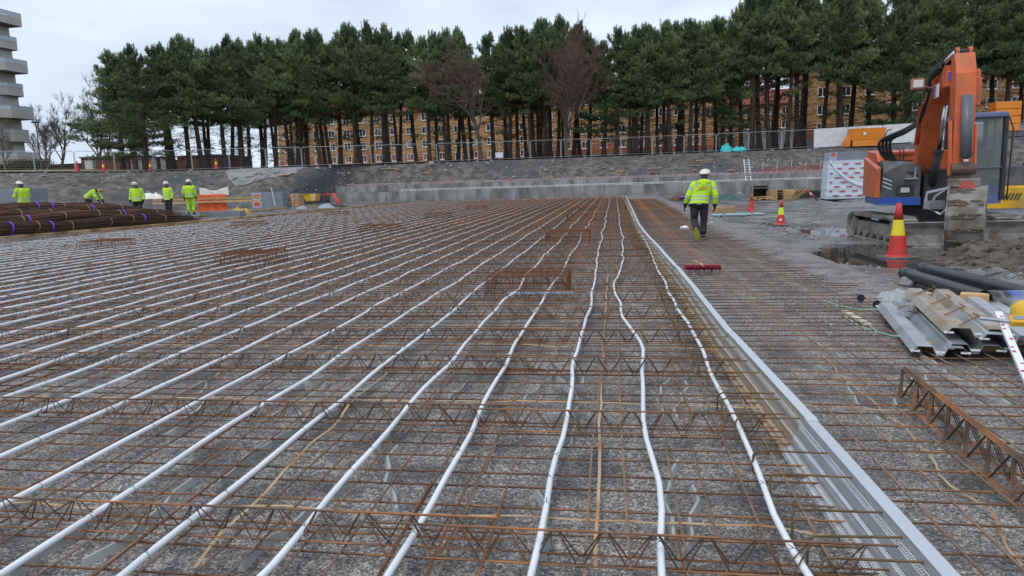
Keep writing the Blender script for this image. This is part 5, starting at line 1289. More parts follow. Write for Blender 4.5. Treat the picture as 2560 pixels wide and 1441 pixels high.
# ================================================================ SITE OBJECTS
# ---- rebar bundles on the left
BUND = mat('bundle_rust', (.115, .050, .028), (.065, .032, .021), scale=6, rough=.75, stretch=(1, .12, 1), c3=(.16, .065, .025), s3=3, rnd=.6)
BUND2 = mat('bundle_rust_light', (.17, .085, .045), (.10, .048, .026), scale=6, rough=.75, stretch=(1, .12, 1), rnd=.4); BUND3 = mat('bundle_rust_dark', (.035, .018, .013), (.055, .028, .018), scale=6, rough=.8, rnd=.3)
PURP = mat('purple_sling', (.16, .05, .50), rough=.6); TANW = mat('tan_tie', (.42, .30, .17), rough=.7); TEAL = mat('teal_sling', (.06, .20, .16), rough=.6)
def bundle(label, a, b, rad, z0, seed, purple=(), nb=34, sag=.0, teal=()):
    a, b = Vector(a), Vector(b); d = b-a; L_ = d.length; rr = random.Random(seed)
    o = thing('rebar_bundle', label, 'rebar bundle', (a.x, a.y, 0), -math.atan2(d.x, d.y), 'rebar bundles stacked on the left')
    def cz(s):   # centre line: droops to the ground at the far end
        e = max(0, (s-.80)/.20); return z0*(1-e*e*.75)+rad*(1-.25*e)+.05*math.sin(s*17+seed*2.1)*(1-e)
    pos = []
    while len(pos) < nb:
        x, y = rr.uniform(-1, 1), rr.uniform(-1, 1)
        if x*x+y*y < 1: pos.append((x*rad*1.25, y*rad*.92))
    pos += [(math.cos(t)*rad*1.25*k_, math.sin(t)*rad*.92*k_) for t in np.linspace(0, 6.2, 34) for k_ in (rr.uniform(.84, 1.06),)]
    for i, (x, y) in enumerate(pos):
        q = MB(); e0, e1 = -rr.uniform(0, .5), L_+rr.uniform(-.9, .3); n = 16; s0 = rr.random()*9
        q.tube([(x*(1-.15*max(0, (k/n-.85)/.15))+.02*MN.noise((k*.8, s0, 1)), e0+(e1-e0)*k/n, cz(k/n)+y*(1-.3*max(0, (k/n-.8)/.2))+.015*MN.noise((k*.7, s0, 5))) for k in range(n+1)], .0115, 5)
        q.build('bar', (BUND, BUND2, BUND3)[int(abs(MN.noise((math.atan2(y, x)*2.2, seed*3.3, 1)))*9) % 3], o)
    def tie(f, m_, w, name, r_=1.06):
        q = MB(); y = f*L_; c = Vector((0, y, cz(f))); n = 14; R0 = []
        for k in range(n+1):
            t_ = 2*math.pi*k/n; sl = .12*math.sin(t_)*.4
            R0.append([c+Vector((math.cos(t_)*rad*1.25*q_, dy+sl, math.sin(t_)*rad*.92*q_)) for q_, dy in ((r_, -w/2), (r_, w/2), (r_*1.03, w/2), (r_*1.03, -w/2))])
        q.loft(R0, False, False); q.build(name, m_, o)
    for i in range(int(L_/1.5)): tie((i+.5+rr.uniform(-.2, .2))/int(L_/1.5), TANW, .022, 'tie')
    for f in purple: tie(f, PURP, .075, 'lifting_sling', 1.10)
    for f in teal:
        for dd in (0, .006, .013): tie(f+dd, TEAL, .04, 'green_strap', 1.08)
    return o
def bp(px, py, z=.1): return gp(px, py, z)
# front row follows the timber beam
f0, f1 = gp(-330, 622, .2), gp(520, 551, .2); off = Vector((-.55, .10, 0))
bundle('rusty rebar bundle on the ground directly behind the timber beam, lowest of the stack', f0+Vector((-.5, 0, 0)), f1+Vector((-.5, 0, 0)), .24, .2, 1, (.33, .44, .75), teal=(.965,))
bundle('rusty rebar bundle in the second tier, resting on the lowest one', f0+Vector((-1.0, .1, 0)), f1+Vector((-.95, -.2, 0)), .23, .52, 2, (.28, .41, .72), teal=(.97,))
bundle('rusty rebar bundle in the back row of the stack, lower one', f0+Vector((-1.35, .2, 0)), f1+Vector((-1.25, -.6, 0)), .24, .2, 3, (.5,))
bundle('rusty rebar bundle in the third tier under the topmost', f0+Vector((-1.6, .2, 0)), f1+Vector((-1.5, -1.2, 0)), .22, .74, 4, (.35, .69))
bundle('topmost rusty rebar bundle of the left stack', f0+Vector((-2.2, .3, 0)), f1+Vector((-2.1, -2.2, 0)), .24, .90, 5, (.3, .63, .58))
bundle('rusty rebar bundle at the very back of the stack', f0+Vector((-2.5, .3, 0)), f1+Vector((-2.5, -2.0, 0)), .24, .46, 6, (.52,))
# ---- cones
CRED = mat('cone_red', (.62, .035, .03), (.52, .03, .028), scale=6, rough=.5, c3=(.40, .07, .05), s3=3)
CYEL = mat('cone_yellow', (.78, .62, .02), rough=.45)
CGRN = mat('cone_lime', (.62, .78, .02), rough=.45)
def cone(label, p, h=.75, band=CYEL, tilt=0.0, plain=False, base=True, sticker=False, rz=0.0):
    o = thing('traffic_cone', label, 'traffic cone', p, rz, 'red and yellow traffic cones'); o.rotation_euler[1] = tilt
    k = h/.75
    def rad(z): return (.135-(.135-.032)*(z/.75))*k
    segs = [(0, .30, CRED), (.30, .52, CRED if plain else band), (.52, .75, CRED)]
    for i, (a, b_, m_) in enumerate(segs):
        q = MB(); q.lathe([(rad(a), a*k+.025), (rad(b_), b_*k+.025)]+([(rad(b_)*.6, b_*k+.03)] if i == 2 else []), n=20, cap=(i == 2)); q.build(('lower_sleeve', 'band', 'tip')[i], m_, o, True)
    q = MB(); q.lathe([(.165*k, .02), (.16*k, .035), (.135*k, .06)], n=20); q.build('collar', CRED, o, True)
    if base: q = MB(); q.rbox((0, 0, .012), (.42*k, .42*k, .03), .04); q.build('base_plate', mat('cone_base', (.09, .09, .085), (.16, .15, .14), scale=6, rough=.8), o)
    if sticker: q = MB(); q.box((-.04, -rad(.16)-.004, .17*k), (.09, .004, .06), R=Matrix.Rotation(R_(-8), 3, 'X')); q.build('sticker', WHITEP, o)
    return o
p = gp(2243, 642, -.04); cone('large red and yellow traffic cone standing in the puddle before the excavator', (p.x, p.y, -.055), 1.02, CYEL, R_(-1), rz=R_(10))
p = gp(1952, 562, -.01); cone('red traffic cone with a yellow band standing on a mud lump', (p.x, p.y, hmud(p.x, p.y)+.05), .80, CGRN, 0, sticker=True)
for i in range(9):
    a = i*.7; r_ = ROCKS[i % 5]
p2 = gp(1878, 538, .0); cone('faded plain red traffic cone left of the yellow banded one', (p2.x, p2.y, hmud(p2.x, p2.y)+.05), .80, plain=True)
p3 = gp(2143, 520, .0); cone('small tilted traffic cone beside the wrapped insulation pallet', (p3.x, 27, -.03), .55, CGRN, R_(14))
for px, py, Y, pl, lab in ((214, 439, 60.3, True, 'plain red traffic cone on the crest near the grass at the left'), (340, 434, 64.6, False, 'banded traffic cone on the crest beside the leftmost pine trunk'),
                           (491, 433, 69, False, 'banded traffic cone on the crest in front of the brick garage trunks'), (660, 429, 73.2, False, 'banded traffic cone on the crest, rightmost of the crest cones')):
    q_ = at(px, py, Y); cone(lab, (q_.x, crest(q_.x)[0]+.35, hplat(q_.x, crest(q_.x)[0]+.35)+.05), 1.0, CYEL, plain=pl)
# ---- slanting marker post
a, b_ = gp(2046, 502, 0), None
mp_ = thing('marker_post', 'leaning red and white marker post stuck in the mud', 'marker post', (a.x, a.y, -.03)); e = at(2012, 473, a.y); d = Vector((e.x-a.x, -.3, e.z))
for f0_, f1_, m_ in ((0, .38, mat('post_dark', (.18, .05, .04), rough=.7)), (.38, .58, CRED), (.58, .74, WHITEP), (.74, 1.0, CRED)):
    q = MB(); q.tube([d*f0_, d*f1_], [.045+.03*f0_, .045+.03*f1_], 10); q.build('post_section', m_, mp_)
# ---- wrapped insulation pallet with red ovals
OV = mat('oval_red', (.42, .045, .045), rough=.5); WRAP = mat('wrap_film', (.50, .56, .66), (.60, .66, .74), scale=1.2, rough=.35, stretch=(.3, .3, 4), bump=.3, bscale=3, bdist=.03)
INSG = mat('insulation_grey', (.21, .23, .265), (.175, .195, .225), scale=2, rough=.7)
ORW = mat('label_orange', (.62, .16, .03), rough=.5)
def oval(parent, x, y, z, a, b, m_, ny=-1):
    q = MB(); n = 18; ring = [(x+a*math.cos(t), y, z+b*math.sin(t)) for t in np.linspace(0, 2*math.pi, n, endpoint=False)]
    q.loft([ring, [(p[0], p[1]+ny*.006, p[2]) for p in ring]]); return q.build('oval_mark', m_, parent)
Ai, Bi = gp(2064, 500, 0), gp(2180, 494, 0); Yi = Ai.y; w = at(2200, 497, Yi).x-Ai.x; h = at(2075, 380, Yi).z
ins = thing('insulation_pallet', 'tall pallet of insulation in pale blue film with red ovals, left of the excavator', 'pallet', (Ai.x, Yi, -.02), R_(-2))
q = MB(); n = 11; rings = []
for k in range(n+1):
    z = .06+(h*.80)*k/n; s = .02*(k % 2)+.015*random.random(); lean = .10*(k/n)
    rings.append([(lean-s*.6, -s, z), (w+s, -s, z), (w+s, 1.2+s, z), (lean-s*.6, 1.2+s, z)])
q.loft(rings); fm = q.build('film_wrap', WRAP, ins)
q = MB(); q.b2(.62*.9, w, .03, 1.15, .06+h*.80, h); q.build('grey_boards', INSG, ins)
q = MB(); q.b2(.12, .55, -.01, 1.15, .05+h*.80, h-.02); lbp = q.build('label_board', mat('label_grey', (.33, .38, .47), rough=.5), ins); oval(lbp, .335, -.016, h-.16, .15, .11, ORW); oval(lbp, .335, -.024, h-.12, .13, .05, OV)
q = MB(); q.b2(0, w, 0, 1.2, 0, .05); q.build('pallet_base', BLK, ins)
for r_ in range(8):
    z = h*(.745-.094*r_)
    for c_ in range(3):
        x = [.70, 1.42, 2.1][c_] if r_ % 2 else [.32, 1.06, 1.75][c_]
        if c_ == 0 and r_ % 2 == 0: oval(fm, .26, -.055, z, .085, .045, OV)
        elif x < w-.2: oval(fm, x-.02*r_, -.055, z, .20, .042, OV)
q = MB(); pts = [(.12, -.08, h*.82), (.5, -.10, h*.62), (1.1, -.10, h*.42), (1.7, -.10, h*.30), (2.2, -.08, h*.25)]
q.loft([[(x, y, z), (x, y-.01, z), (x+.02, y-.01, z+.07+.05*i), (x+.02, y, z+.07+.05*i)] for i, (x, y, z) in enumerate(pts)]); q.build('loose_film_flap', mat('film_white', (.70, .74, .80), rough=.35), fm)
# ---- left insulation stack, crate, tub etc
A = gp(632, 521, .2); Y0 = A.y; k_ = (at(740, 500, Y0).x-at(632, 500, Y0).x)
st = thing('insulation_stack', 'grey insulation board stack with two red oval labels beside the timber crate', 'pallet', (A.x, Y0, .2)); hh = at(640, 482, Y0).z-.2
for r_ in range(2):
    q = MB(); q.rbox((k_*.36, .6, hh*(.25+.5*r_)), (k_*.70, 1.2, hh*.49), .015); bo = q.build('board_pack', INSG, st)
    q = MB(); q.b2(.0, k_*.22, -.02, .0, hh*(.02+.5*r_), hh*(.48+.5*r_)); lb = q.build('label_panel', MATS['label_grey'], bo); oval(lb, k_*.11, -.021, hh*(.25+.5*r_), k_*.085, hh*.14, ORW); oval(lb, k_*.11, -.028, hh*(.26+.5*r_), k_*.06, hh*.06, OV)
A = gp(700, 518, .2); Y1 = A.y-.4; w_ = at(752, 500, Y1).x-at(698, 500, Y1).x; h_ = at(700, 486, Y1).z-.2
cr = thing('timber_crate', 'stack of squared timber held by pale straps, right of the grey insulation stack', 'timber stack', (A.x, Y1, .2))
for r_ in range(4):
    for c_ in range(3):
        q = MB(); q.rbox((w_*(c_+.5)/3, .5, h_*(r_+.5)/4), (w_/3*.97, 1.0, h_/4*.94), .02); q.build('timber', mat('crate_timber', (.46, .29, .16), (.36, .21, .11), scale=3, rough=.8, rnd=.2), cr)
for x in (w_*.02, w_*.70): 
    q = MB(); q.b2(x-.03, x+.03, -.02, -.005, 0, h_*1.02); q.build('strap', MATS['decal_white'], cr)
A = gp(782, 513, .2); Y2 = A.y; s_ = (at(798, 500, Y2).x-at(765, 500, Y2).x)
tb = thing('yellow_tub', 'small yellow tipping tub on legs, right of the timber crate', 'tub', (A.x, Y2, .2)); zt = at(782, 485, Y2).z-.2
q = MB(); q.loft([[(-s_*.36, -.4, zt*.36), (s_*.36, -.4, zt*.36), (s_*.36, .4, zt*.36), (-s_*.36, .4, zt*.36)], [(-s_*.5, -.5, zt), (s_*.5, -.5, zt), (s_*.5, .5, zt), (-s_*.5, .5, zt)]]); q.build('tub', YEL, tb)
q = MB(); q.loft([[(s_*.06, -.415, zt*.38), (s_*.35, -.415, zt*.38), (s_*.35, -.405, zt*.38), (s_*.06, -.405, zt*.38)], [(s_*.06, -.515, zt*.98), (s_*.48, -.515, zt*.98), (s_*.48, -.505, zt*.98), (s_*.06, -.505, zt*.98)]]); q.build('side_patch', mat('faded_yellow', (.68, .55, .25), rough=.6), tb)
for x in (-.25, .25):
    for y in (-.3, .3): q = MB(); q.tube([(x*s_, y, 0), (x*s_*1.1, y, zt*.38)], .03, 5); q.build('leg', BLK, tb)
# red hose over the wall, tarps, netting
def blob_cloth(name, label, cat, c, size, mtl, seed, n=26, rough=.35):
    q = MB(); V = []; nx = n; ny = n//2+3
    for j in range(ny+1):
        for i in range(nx+1):
            u, v = i/nx*2-1, j/ny*2-1; r2 = min(1, u*u+v*v); hgt = (1-r2)**.5 if r2 < 1 else 0
            hgt = hgt*(.6+.55*abs(MN.noise((u*2.3+seed, v*2.3, 0))))+rough*.35*MN.noise((u*5, v*5+seed, 2))*(1-r2)
            V.append((u*size[0]/2*(1+.1*MN.noise((v*2, seed, 1))), v*size[1]/2*(1+.1*MN.noise((u*2, seed, 5))), max(0, hgt)*size[2]))
    q.add(V, [(j*(nx+1)+i, j*(nx+1)+i+1, (j+1)*(nx+1)+i+1, (j+1)*(nx+1)+i) for j in range(ny) for i in range(nx)])
    return tag(q.build(name, mtl, None, True, tuple(c)), label, cat)
TURQ = mat('turquoise_tarp', (.05, .50, .52), (.04, .42, .45), scale=3, rough=.5); DGRN = mat('dark_green_tarp', (.025, .07, .065), (.04, .10, .09), scale=3, rough=.5)
p = at(1826, 378, 78.6); zb = hplat(p.x, 79.3)
blob_cloth('turquoise_bag', 'bright turquoise tarpaulin bag on the crest by the fence', 'bag', (p.x-.4, 78.9, zb-.05), (1.3, 1.1, 1.05), TURQ, 1)
blob_cloth('turquoise_tarp', 'low turquoise tarpaulin bundle next to the turquoise bag', 'tarpaulin', (p.x+.9, 79.0, zb-.05), (1.9, 1.0, .65), TURQ, 2)
p = gp(1795, 497, 0); blob_cloth('green_tarp', 'crumpled dark green tarpaulin by the wall right of the walking person', 'tarpaulin', (p.x, 50, -.02), (2.2, 1.3, .42), DGRN, 3, rough=1.0)
p = at(1850, 488, 56); q = MB(); q.lathe([(.13, 0), (.16, .3), (.165, .31), (.15, .31), (.12, .04)], n=14); bk_ = q.build('white_bucket', WHITEP, None, True, (p.x, 56, .0)); tag(bk_, 'small white bucket standing by the concrete wall', 'bucket')
q = MB(); q.tube([(.16*math.cos(t), 0, .31+.12*math.sin(t)) for t in np.linspace(0, math.pi, 8)], .008, 4); q.build('handle', GALV, bk_)
# digging bucket with timber inside, boxes, boards by the wall
p = gp(1902, 496, 0); Yk = 47
p = at(1902, 494, Yk); s_ = (at(1920, 490, Yk).x-at(1885, 490, Yk).x)/1.1
o = thing('loader_bucket', 'empty black loader bucket on its back by the wall with timber offcuts in it', 'bucket', (p.x, Yk, -.02), 0); 
W2 = .62*s_; pr = [(-.05, .0), (.0, 1.0), (.25, 1.22), (.7, 1.25), (1.05, .9), (1.1, .3), (.8, .0)]
q = MB(); q.loft([[(x, y, z*s_) for y, z in pr[1:]]+[(x, y-.04, (z-.05)*s_) for y, z in reversed(pr[1:])] for x in (-W2, W2)]); q.build('shell', BLK, o)
for x in (-W2, W2):
    q = MB(); q.loft([[(x-.02, y, z*s_) for y, z in pr], [(x+.02, y, z*s_) for y, z in pr]]); q.build('side_plate', MUDDY, o)
q = MB(); q.b2(-W2*.8, W2*.8, .1, .5, 1.2*s_, 1.36*s_); q.build('hitch_bracket', MUDDY, o)
def plank(label, c, L_, w_, h_, rz=0, ry=0, rx=0, m_=None, grp=None, name='timber_board'):
    q = MB(); q.rbox((0, 0, 0), (L_, w_, h_), min(w_, h_)*.12); o_ = q.build(name, m_ or WOOD, None, False, tuple(c)); o_.rotation_euler = (rx, ry, rz); return tag(o_, label, 'board', grp)
for i in range(7):
    plank('short timber offcut among those spilling from the loader bucket', (p.x-.45+.16*i, Yk-.35+.1*(i % 2), .08+.07*(i % 3)), .8, .12, .06, .3*math.sin(i*2.3), .12*math.cos(i), grp='timber offcuts in the loader bucket')
for px_, w_, h_, lab in ((1935, .95, .85, 'tall pale plywood box of two by the wall, left one'), (1962, 1.15, .9, 'wide pale plywood box of two by the wall, right one')):
    c = at(px_, 492, 47.5); o = thing('plywood_box', lab, 'box', (c.x, 47.5, -.02)); hz = at(px_, 474, 47.5).z
    for k in range(4):
        q = MB(); q.rbox((0, 0, hz*(k+.5)/4), (w_*1.0, .7, hz/4*.96), .02); q.build('plank', WOOD, o)
    for x in (-w_*.52, w_*.52): q = MB(); q.b2(x-.04, x+.04, -.4, -.352, 0, hz*1.05); q.build('batten', WOODW, o)
for i in range(4):
    c = at(1982+7*i, 488, 47); plank('timber board leaning against the plywood boxes, %s from the left' % ORD[i], (c.x, 47, .28), 1.1, .12, .04, 0, R_(-52+6*i), grp='leaning boards by the plywood boxes')
q = MB(); q.b2(0, 7.2, 0, .25, 0, .38); c = at(1830, 496, 52); tag(q.build('dark_formwork_beam', INSG, None, False, (c.x, 52, -.03)), 'long low dark grey strip along the wall foot behind the mud', 'beam')
q = MB(); q.b2(0, 5.2, 0, .3, 0, .5); c = at(1985, 490, 49.5); tag(q.build('black_formwork_beam', BLK, None, False, (c.x, 49.5, -.03)), 'long low black beam right of the plywood boxes', 'beam')
# ladder
a, c = at(1871, 457, 67.2), at(1872, 398, 70.5)
ld = thing('ladder', 'pale aluminium ladder leaning from the concrete wall onto the bank', 'ladder', (a.x, 67.15, 1.15)); d = Vector((.22, 2.6, c.z-1.15))
for s in (-.23, .23):
    q = MB(); q.tube([Vector((s, 0, 0)), Vector((s, 0, 0))+d], .04, 4); q.build('rail', MATS['decal_white'], ld)
for k in range(9):
    q = MB(); q.tube([Vector((-.23, 0, 0))+d*((k+.5)/9), Vector((.23, 0, 0))+d*((k+.5)/9)], .025, 5); q.build('rung', MATS['decal_white'], ld)
# red netting behind the wall at the right
NETR = mat('red_net', (.42, .05, .04), rough=.7)
nt_ = thing('red_barrier_net', 'red barrier netting on thin posts behind the right part of the wall', 'net', (at(1895, 445, 69.3).x, 69.3, 1.75)); w_ = at(2075, 440, 69.3).x-at(1895, 445, 69.3).x
q = MB()
for i in range(80): 
    x = w_*i/79; hz = .45+.35*(i/79); q.tube([(x, 0, 0), (x+.05, 0, hz+.05*math.sin(i*.5))], .010, 3, False)
for k in range(7): q.tube([(w_*i/30, .01*k, (.03+.065*k)*(1+.75*i/30)+.03*math.sin(i*1.3)) for i in range(31)], .009, 3, False)
stuff(q.build('net', NETR, nt_))
for i in range(5):
    q = MB(); q.tube([(w_*(i+.3)/5, .05, -.2), (w_*(i+.3)/5+.06, .05, 1.15)], .02, 5); q.build('post', WHITEP, nt_)
# orange netting, white sacks on left
p = gp(497, 524, .1); Yn = 39
o = thing('orange_barrier', 'orange netting and white sheet draped over a timber rail behind the workers', 'barrier', (at(493, 510, Yn).x, Yn, .2)); w_ = at(566, 505, Yn).x-at(493, 510, Yn).x; z1 = at(530, 491, Yn).z-.1; z2 = at(530, 477, Yn).z-.1
def drape(y, z0, z1_, m_, name, amp=.05):
    q = MB(); n = 24; rows = []
    for j in range(7): rows.append([(w_*i/n, y+amp*math.sin(i*.9+j*.3)+amp*MN.noise((i*.4, j*.6, z0)), z0+(z1_-z0)*j/6+(.10*math.cos(i/n*6.3)*(j/6) if m_ is not ORN else 0)) for i in range(n+1)])
    V = [v for r in rows for v in r]; V2 = [(a_, b_+.03, c_) for a_, b_, c_ in V]; F = [(j*(n+1)+i, j*(n+1)+i+1, (j+1)*(n+1)+i+1, (j+1)*(n+1)+i) for j in range(6) for i in range(n)]
    q.add(V, F); q.add(V2, [tuple(reversed(f)) for f in F]); q.build(name, m_, o, True)
ORN = mat('orange_net', (.75, .14, .02), (.65, .10, .02), scale=7, rough=.7); WSH = mat('white_sheet', (.75, .70, .64), rough=.7)
drape(0, .12, z1, ORN, 'netting'); drape(.35, z1-.05, z2, WSH, 'sheet', .03)
for z, lab in ((at(530, 497, Yn).z, 'upper'), (at(530, 505, Yn).z, 'lower')):
    q = MB(); q.rbox((0, 0, 0), (7.0, .06, .12), .01); tag(q.build('rail_board', WOOD, None, False, (at(518, 500, Yn).x, Yn-.15, z)), '%s pale timber rail running behind the workers' % lab, 'board')
for i, (px_, m_, sz, lab) in enumerate(((598, YEL, (1.5, .9, .55), 'bundle of bright yellow hose lying left of the insulation stack'), (555, mat('pale_yellow', (.7, .55, .08), rough=.6), (1.8, .6, .3), 'low yellow sack in front of the orange netting'),
                                       (380, WSH, (1.6, .8, .5), 'small white sack on the ground behind the bundles'), (560, DGRN, (1.4, .8, .22), 'dark green tarpaulin lying before the yellow hose'))):
    Yq = (39.5, 40, 43, 36.5)[i]; c = at(px_, (515, 510, 494, 520)[i], Yq); blob_cloth(('hose_bundle', 'yellow_sack', 'white_sack', 'green_tarp')[i], lab, ('hose', 'sack', 'sack', 'tarpaulin')[i], (c.x, Yq, .1 if i != 2 else c.z-.1), sz, m_, 10+i, rough=.8)
c = at(545, 521, 37); q = MB(); q.b2(-1.1, 1.4, -.3, .3, 0, .42); tag(q.build('grey_box', INSG, None, False, (c.x, 37.2, .08)), 'low blue grey box before the orange netting', 'box')
c = at(980, 0, 1)
p = at(680, 481, 59); q = MB(); q.loft([[(-2.2, -.6, 0), (2.3, -.6, .1), (2.3, .8, .1), (-2.2, .8, 0)], [(-2.4, -.7, .3), (2.6, -.7, .42), (2.6, .9, .42), (-2.4, .9, .3)]]); q.b2(-2, -1.7, -.4, .5, -1.7, 0); q.b2(1.9, 2.2, -.4, .5, -1.7, .1)
tag(q.build('dark_table', INSG, None, False, (p.x, 59, p.z-.1)), 'dark grey board platform standing behind the insulation stack', 'platform')
plank('thin pale pole leaning against the insulation stack', tuple(at(683, 492, Y0-.3)), 1.5, .05, .05, 0, R_(82), m_=MATS['decal_white'], name='leaning_pole')
p = at(840, 495, 58); q = MB()
for k in range(3): q.tube([(-1.2+.1*k, 0, 1.05), (-.3+.1*k, -.1, 1.12), (.15+.08*k, -.3, .6), (.45+.1*k, -.5, .02)], .07, 6)
tag(q.build('red_hose', CRED, None, True, (p.x, 58, .0)), 'red hoses hanging over the low wall right of the yellow tub', 'hose')
for i, (px_, m_, sz) in enumerate(((752, mat('pale_sheet', (.30, .34, .39), rough=.5), (1.0, .7, .4)), (815, MATS['pale_sheet'], (1.5, .9, .5)), (835, DARK, (2.2, 1.2, .4)), (858, DGRN, (2.6, .7, .25)))):
    c = at(px_, 512, 48+i*.8); blob_cloth('scrap_sheet', ('pale sheet scraps left of the yellow tub', 'pale crumpled sheet right of the yellow tub', 'black plastic scraps right of the yellow tub', 'flat dark green sheet near the red hoses')[i], 'sheet', (c.x, 48+i*.8, .05), sz, m_, 30+i, rough=1.2)
# grey stack behind leftmost worker
c = at(20, 498, 33); o = thing('grey_board_stack', 'stack of blue grey boards behind the leftmost worker', 'stack', (c.x, 33, 0)); zt = at(20, 472, 33).z
for k in range(3): q = MB(); q.rbox((0, .6, zt*(k+.5)/3), (2.6, 1.3, zt/3*.96), .02); q.build('board', INSG, o)
# scattered boards on the bank
bl = [(452+600-0, 0)] 
L1 = [(713, 441, .9, .5, 0), (985, 431, 1.4, .14, .5), (992, 429, 1.2, .12, -.6), (1060, 438, 1.2, .16, 0), (1236, 447, .7, .14, 1.2), (1286, 447, .8, .14, -1.0), (1275, 452, .8, .14, 1.2), (1370, 446, 1.1, .14, .2), (1372, 451, .8, .14, .9),
      (1480, 417, .9, .15, .5), (1508, 424, .8, .18, -1.2), (1550, 441, 1.0, .16, 1.3), (1548, 434, .8, .14, 0), (1630, 436, .9, .2, 1.4), (1633, 426, 1.2, .15, .1), (1762, 407, 1.8, .12, -.15), (1765, 411, 1.2, .12, .3), (1735, 431, .8, .2, -1.2), (1800, 414, .6, .18, 1.4),
      (1824, 430, 1.4, .22, -1.0), (1216, 462, 1.0, .12, .4), (1200, 447, .6, .12, 1.4), (1448, 447, .9, .12, 1.1), (1490, 445, .8, .1, 1.0), (1735, 418, 1.2, .10, 0), (965, 432, 1.0, .12, .3)]
def on_bank(px, py):
    best = None
    for Yi_ in np.arange(52, 81, .25):
        c = at(px, py, Yi_); yt, zt_ = toe(c.x); yc, zc_ = crest(c.x); t_ = (Yi_-yt)/(yc-yt)
        if 0 <= t_ <= 1:
            z = hbank(c.x, t_)[1]
            if c.z <= z: return Vector((c.x, Yi_, z))
    return None
i = 0
for px, py, L_, w_, rz in L1:
    c = on_bank(px, py)
    if c is None: continue
    plank('weathered timber offcut lying on the earth bank, %s from the left' % ordn(i), (c.x, c.y, c.z+.09), L_, w_, .06, rz, 0, R_(16), m_=WOODW if i % 3 == 0 else mat('pale_timber', (.42, .33, .22), (.34, .25, .16), scale=3, rough=.8), grp='timber offcuts on the bank'); i += 1
for px, py, s, lab in ((1530, 430, .28, 'grey boulder on the middle of the bank'), (1690, 425, .3, 'pale boulder on the bank near the walking person'), (795, 428, .3, 'pale lump near the top of the left bank'), (1080, 413, .45, 'white sack like lump on the crest below the fence'), (1465, 424, .2, 'small grey rock on the bank under the bare tree')):
    c = on_bank(px, py)
    if c: tag(mk('boulder', ROCKS[2], None, (c.x, c.y, c.z+.05), 1.0, s), lab, 'rock')
# notice on fence
c = at(1248, 388, crest(at(1248, 388, 78).x)[0]+1.1); q = MB(); q.b2(-.42, .42, -.02, .0, -.28, .28); tag(q.build('notice_board', mat('notice', (.60, .63, .64), rough=.6), None, False, (c.x, c.y, c.z)), 'small pale blank notice board on the fence behind the reddish bare tree', 'sign')
# ---------------------------------------------------------------- near right: deck sheets, pipes, tools
DECK = mat('deck_alu', (.42, .44, .47), (.50, .52, .55), scale=5, rough=.40, metal=.5, c3=(.34, .35, .37), s3=2)
DECKR = mat('deck_rusty', (.42, .41, .39), (.34, .26, .16), scale=3, rough=.5, metal=.4, c3=(.30, .20, .09), s3=2.2)
def deck(label, pf, pn, z, w=.42, m_=DECK, flip=False):
    a, c = gp(pf[0], pf[1], z), gp(pn[0], pn[1], z); d = c-a; L_ = math.hypot(d.x, d.y)
    o = thing('deck_sheet', label, 'metal sheet', (a.x, a.y, z), math.atan2(-d.x, d.y)+math.pi*0, 'trapezoid metal deck sheets stacked at the right')
    o.rotation_euler[2] = math.atan2(d.y, d.x)-math.pi/2
    pr = [(-.5, -.06), (-.40, 0), (-.14, 0), (-.06, -.075), (.06, -.075), (.14, 0), (.40, 0), (.5, -.06)]
    q = MB(); P = [(x*w, zz) for x, zz in pr]; rg = []
    for y in np.linspace(0, L_, 8): rg.append([(x, y, zz) for x, zz in P]+[(x, y, zz-.004) for x, zz in reversed(P)])
    q.loft(rg); q.build('sheet', m_, o)
    for x in (-.44, .0, .44):
        for y in (L_-.012, .012):
            q = MB(); q.box((x*w, y, -.045 if x else -.05), (.07, .02, .014)); q.build('end_tab', WHITEP, o)
    return o
deck('bright metal deck sheet, leftmost of the stack with two stones on it', (2244, 757), (2352, 868), .13)
deck('metal deck sheet second from the left, partly under the stones', (2300, 744), (2440, 862), .15)
deck('metal deck sheet at the bottom right of the stack, reaching past the measuring staff', (2440, 770), (2590, 862), .14, m_=DECK)
deck('upper metal deck sheet lying askew across the stack, rust stained', (2320, 722), (2450, 822), .27, .5, DECKR)
deck('metal deck sheet lying on top at the right of the stained one', (2395, 735), (2530, 838), .25, .42)
deck('metal deck sheet at the back right of the stack', (2475, 735), (2600, 800), .2, .42)
for s_, (px_, py_) in enumerate(((2392, 880), (2500, 886), (2330, 760))):
    c = gp(px_, py_, 0); plank('dark timber bearer under the stacked deck sheets, %s' % ('left', 'right', 'rear')[s_], (c.x+.2, c.y+.15, .03), .9, .1, .07, .1, m_=WOODW)
for i, (px_, py_, s) in enumerate(((2272, 768, .085), (2298, 762, .11))):
    c = gp(px_, py_, .19); tag(mk('stone', ROCKS[i+1], None, (c.x, c.y, .19), i*2., s), 'tan stone lying on the leftmost deck sheet, %s of two' % ('smaller', 'larger')[i], 'stone')
for i in range(4):
    a, c = gp(2290+36*i, 735+26*i, .29), gp(2342+36*i, 717+24*i, .29); q = MB(); q.tube([a, a.lerp(c, .97), c+Vector((0, .12, 0))], .006, 5); tag(q.build('loose_bar', RUSTO), 'thin bent rusty rod lying across the stained deck sheet, %s from the back' % ORD[i], 'rebar', 'thin rods on the deck sheets')
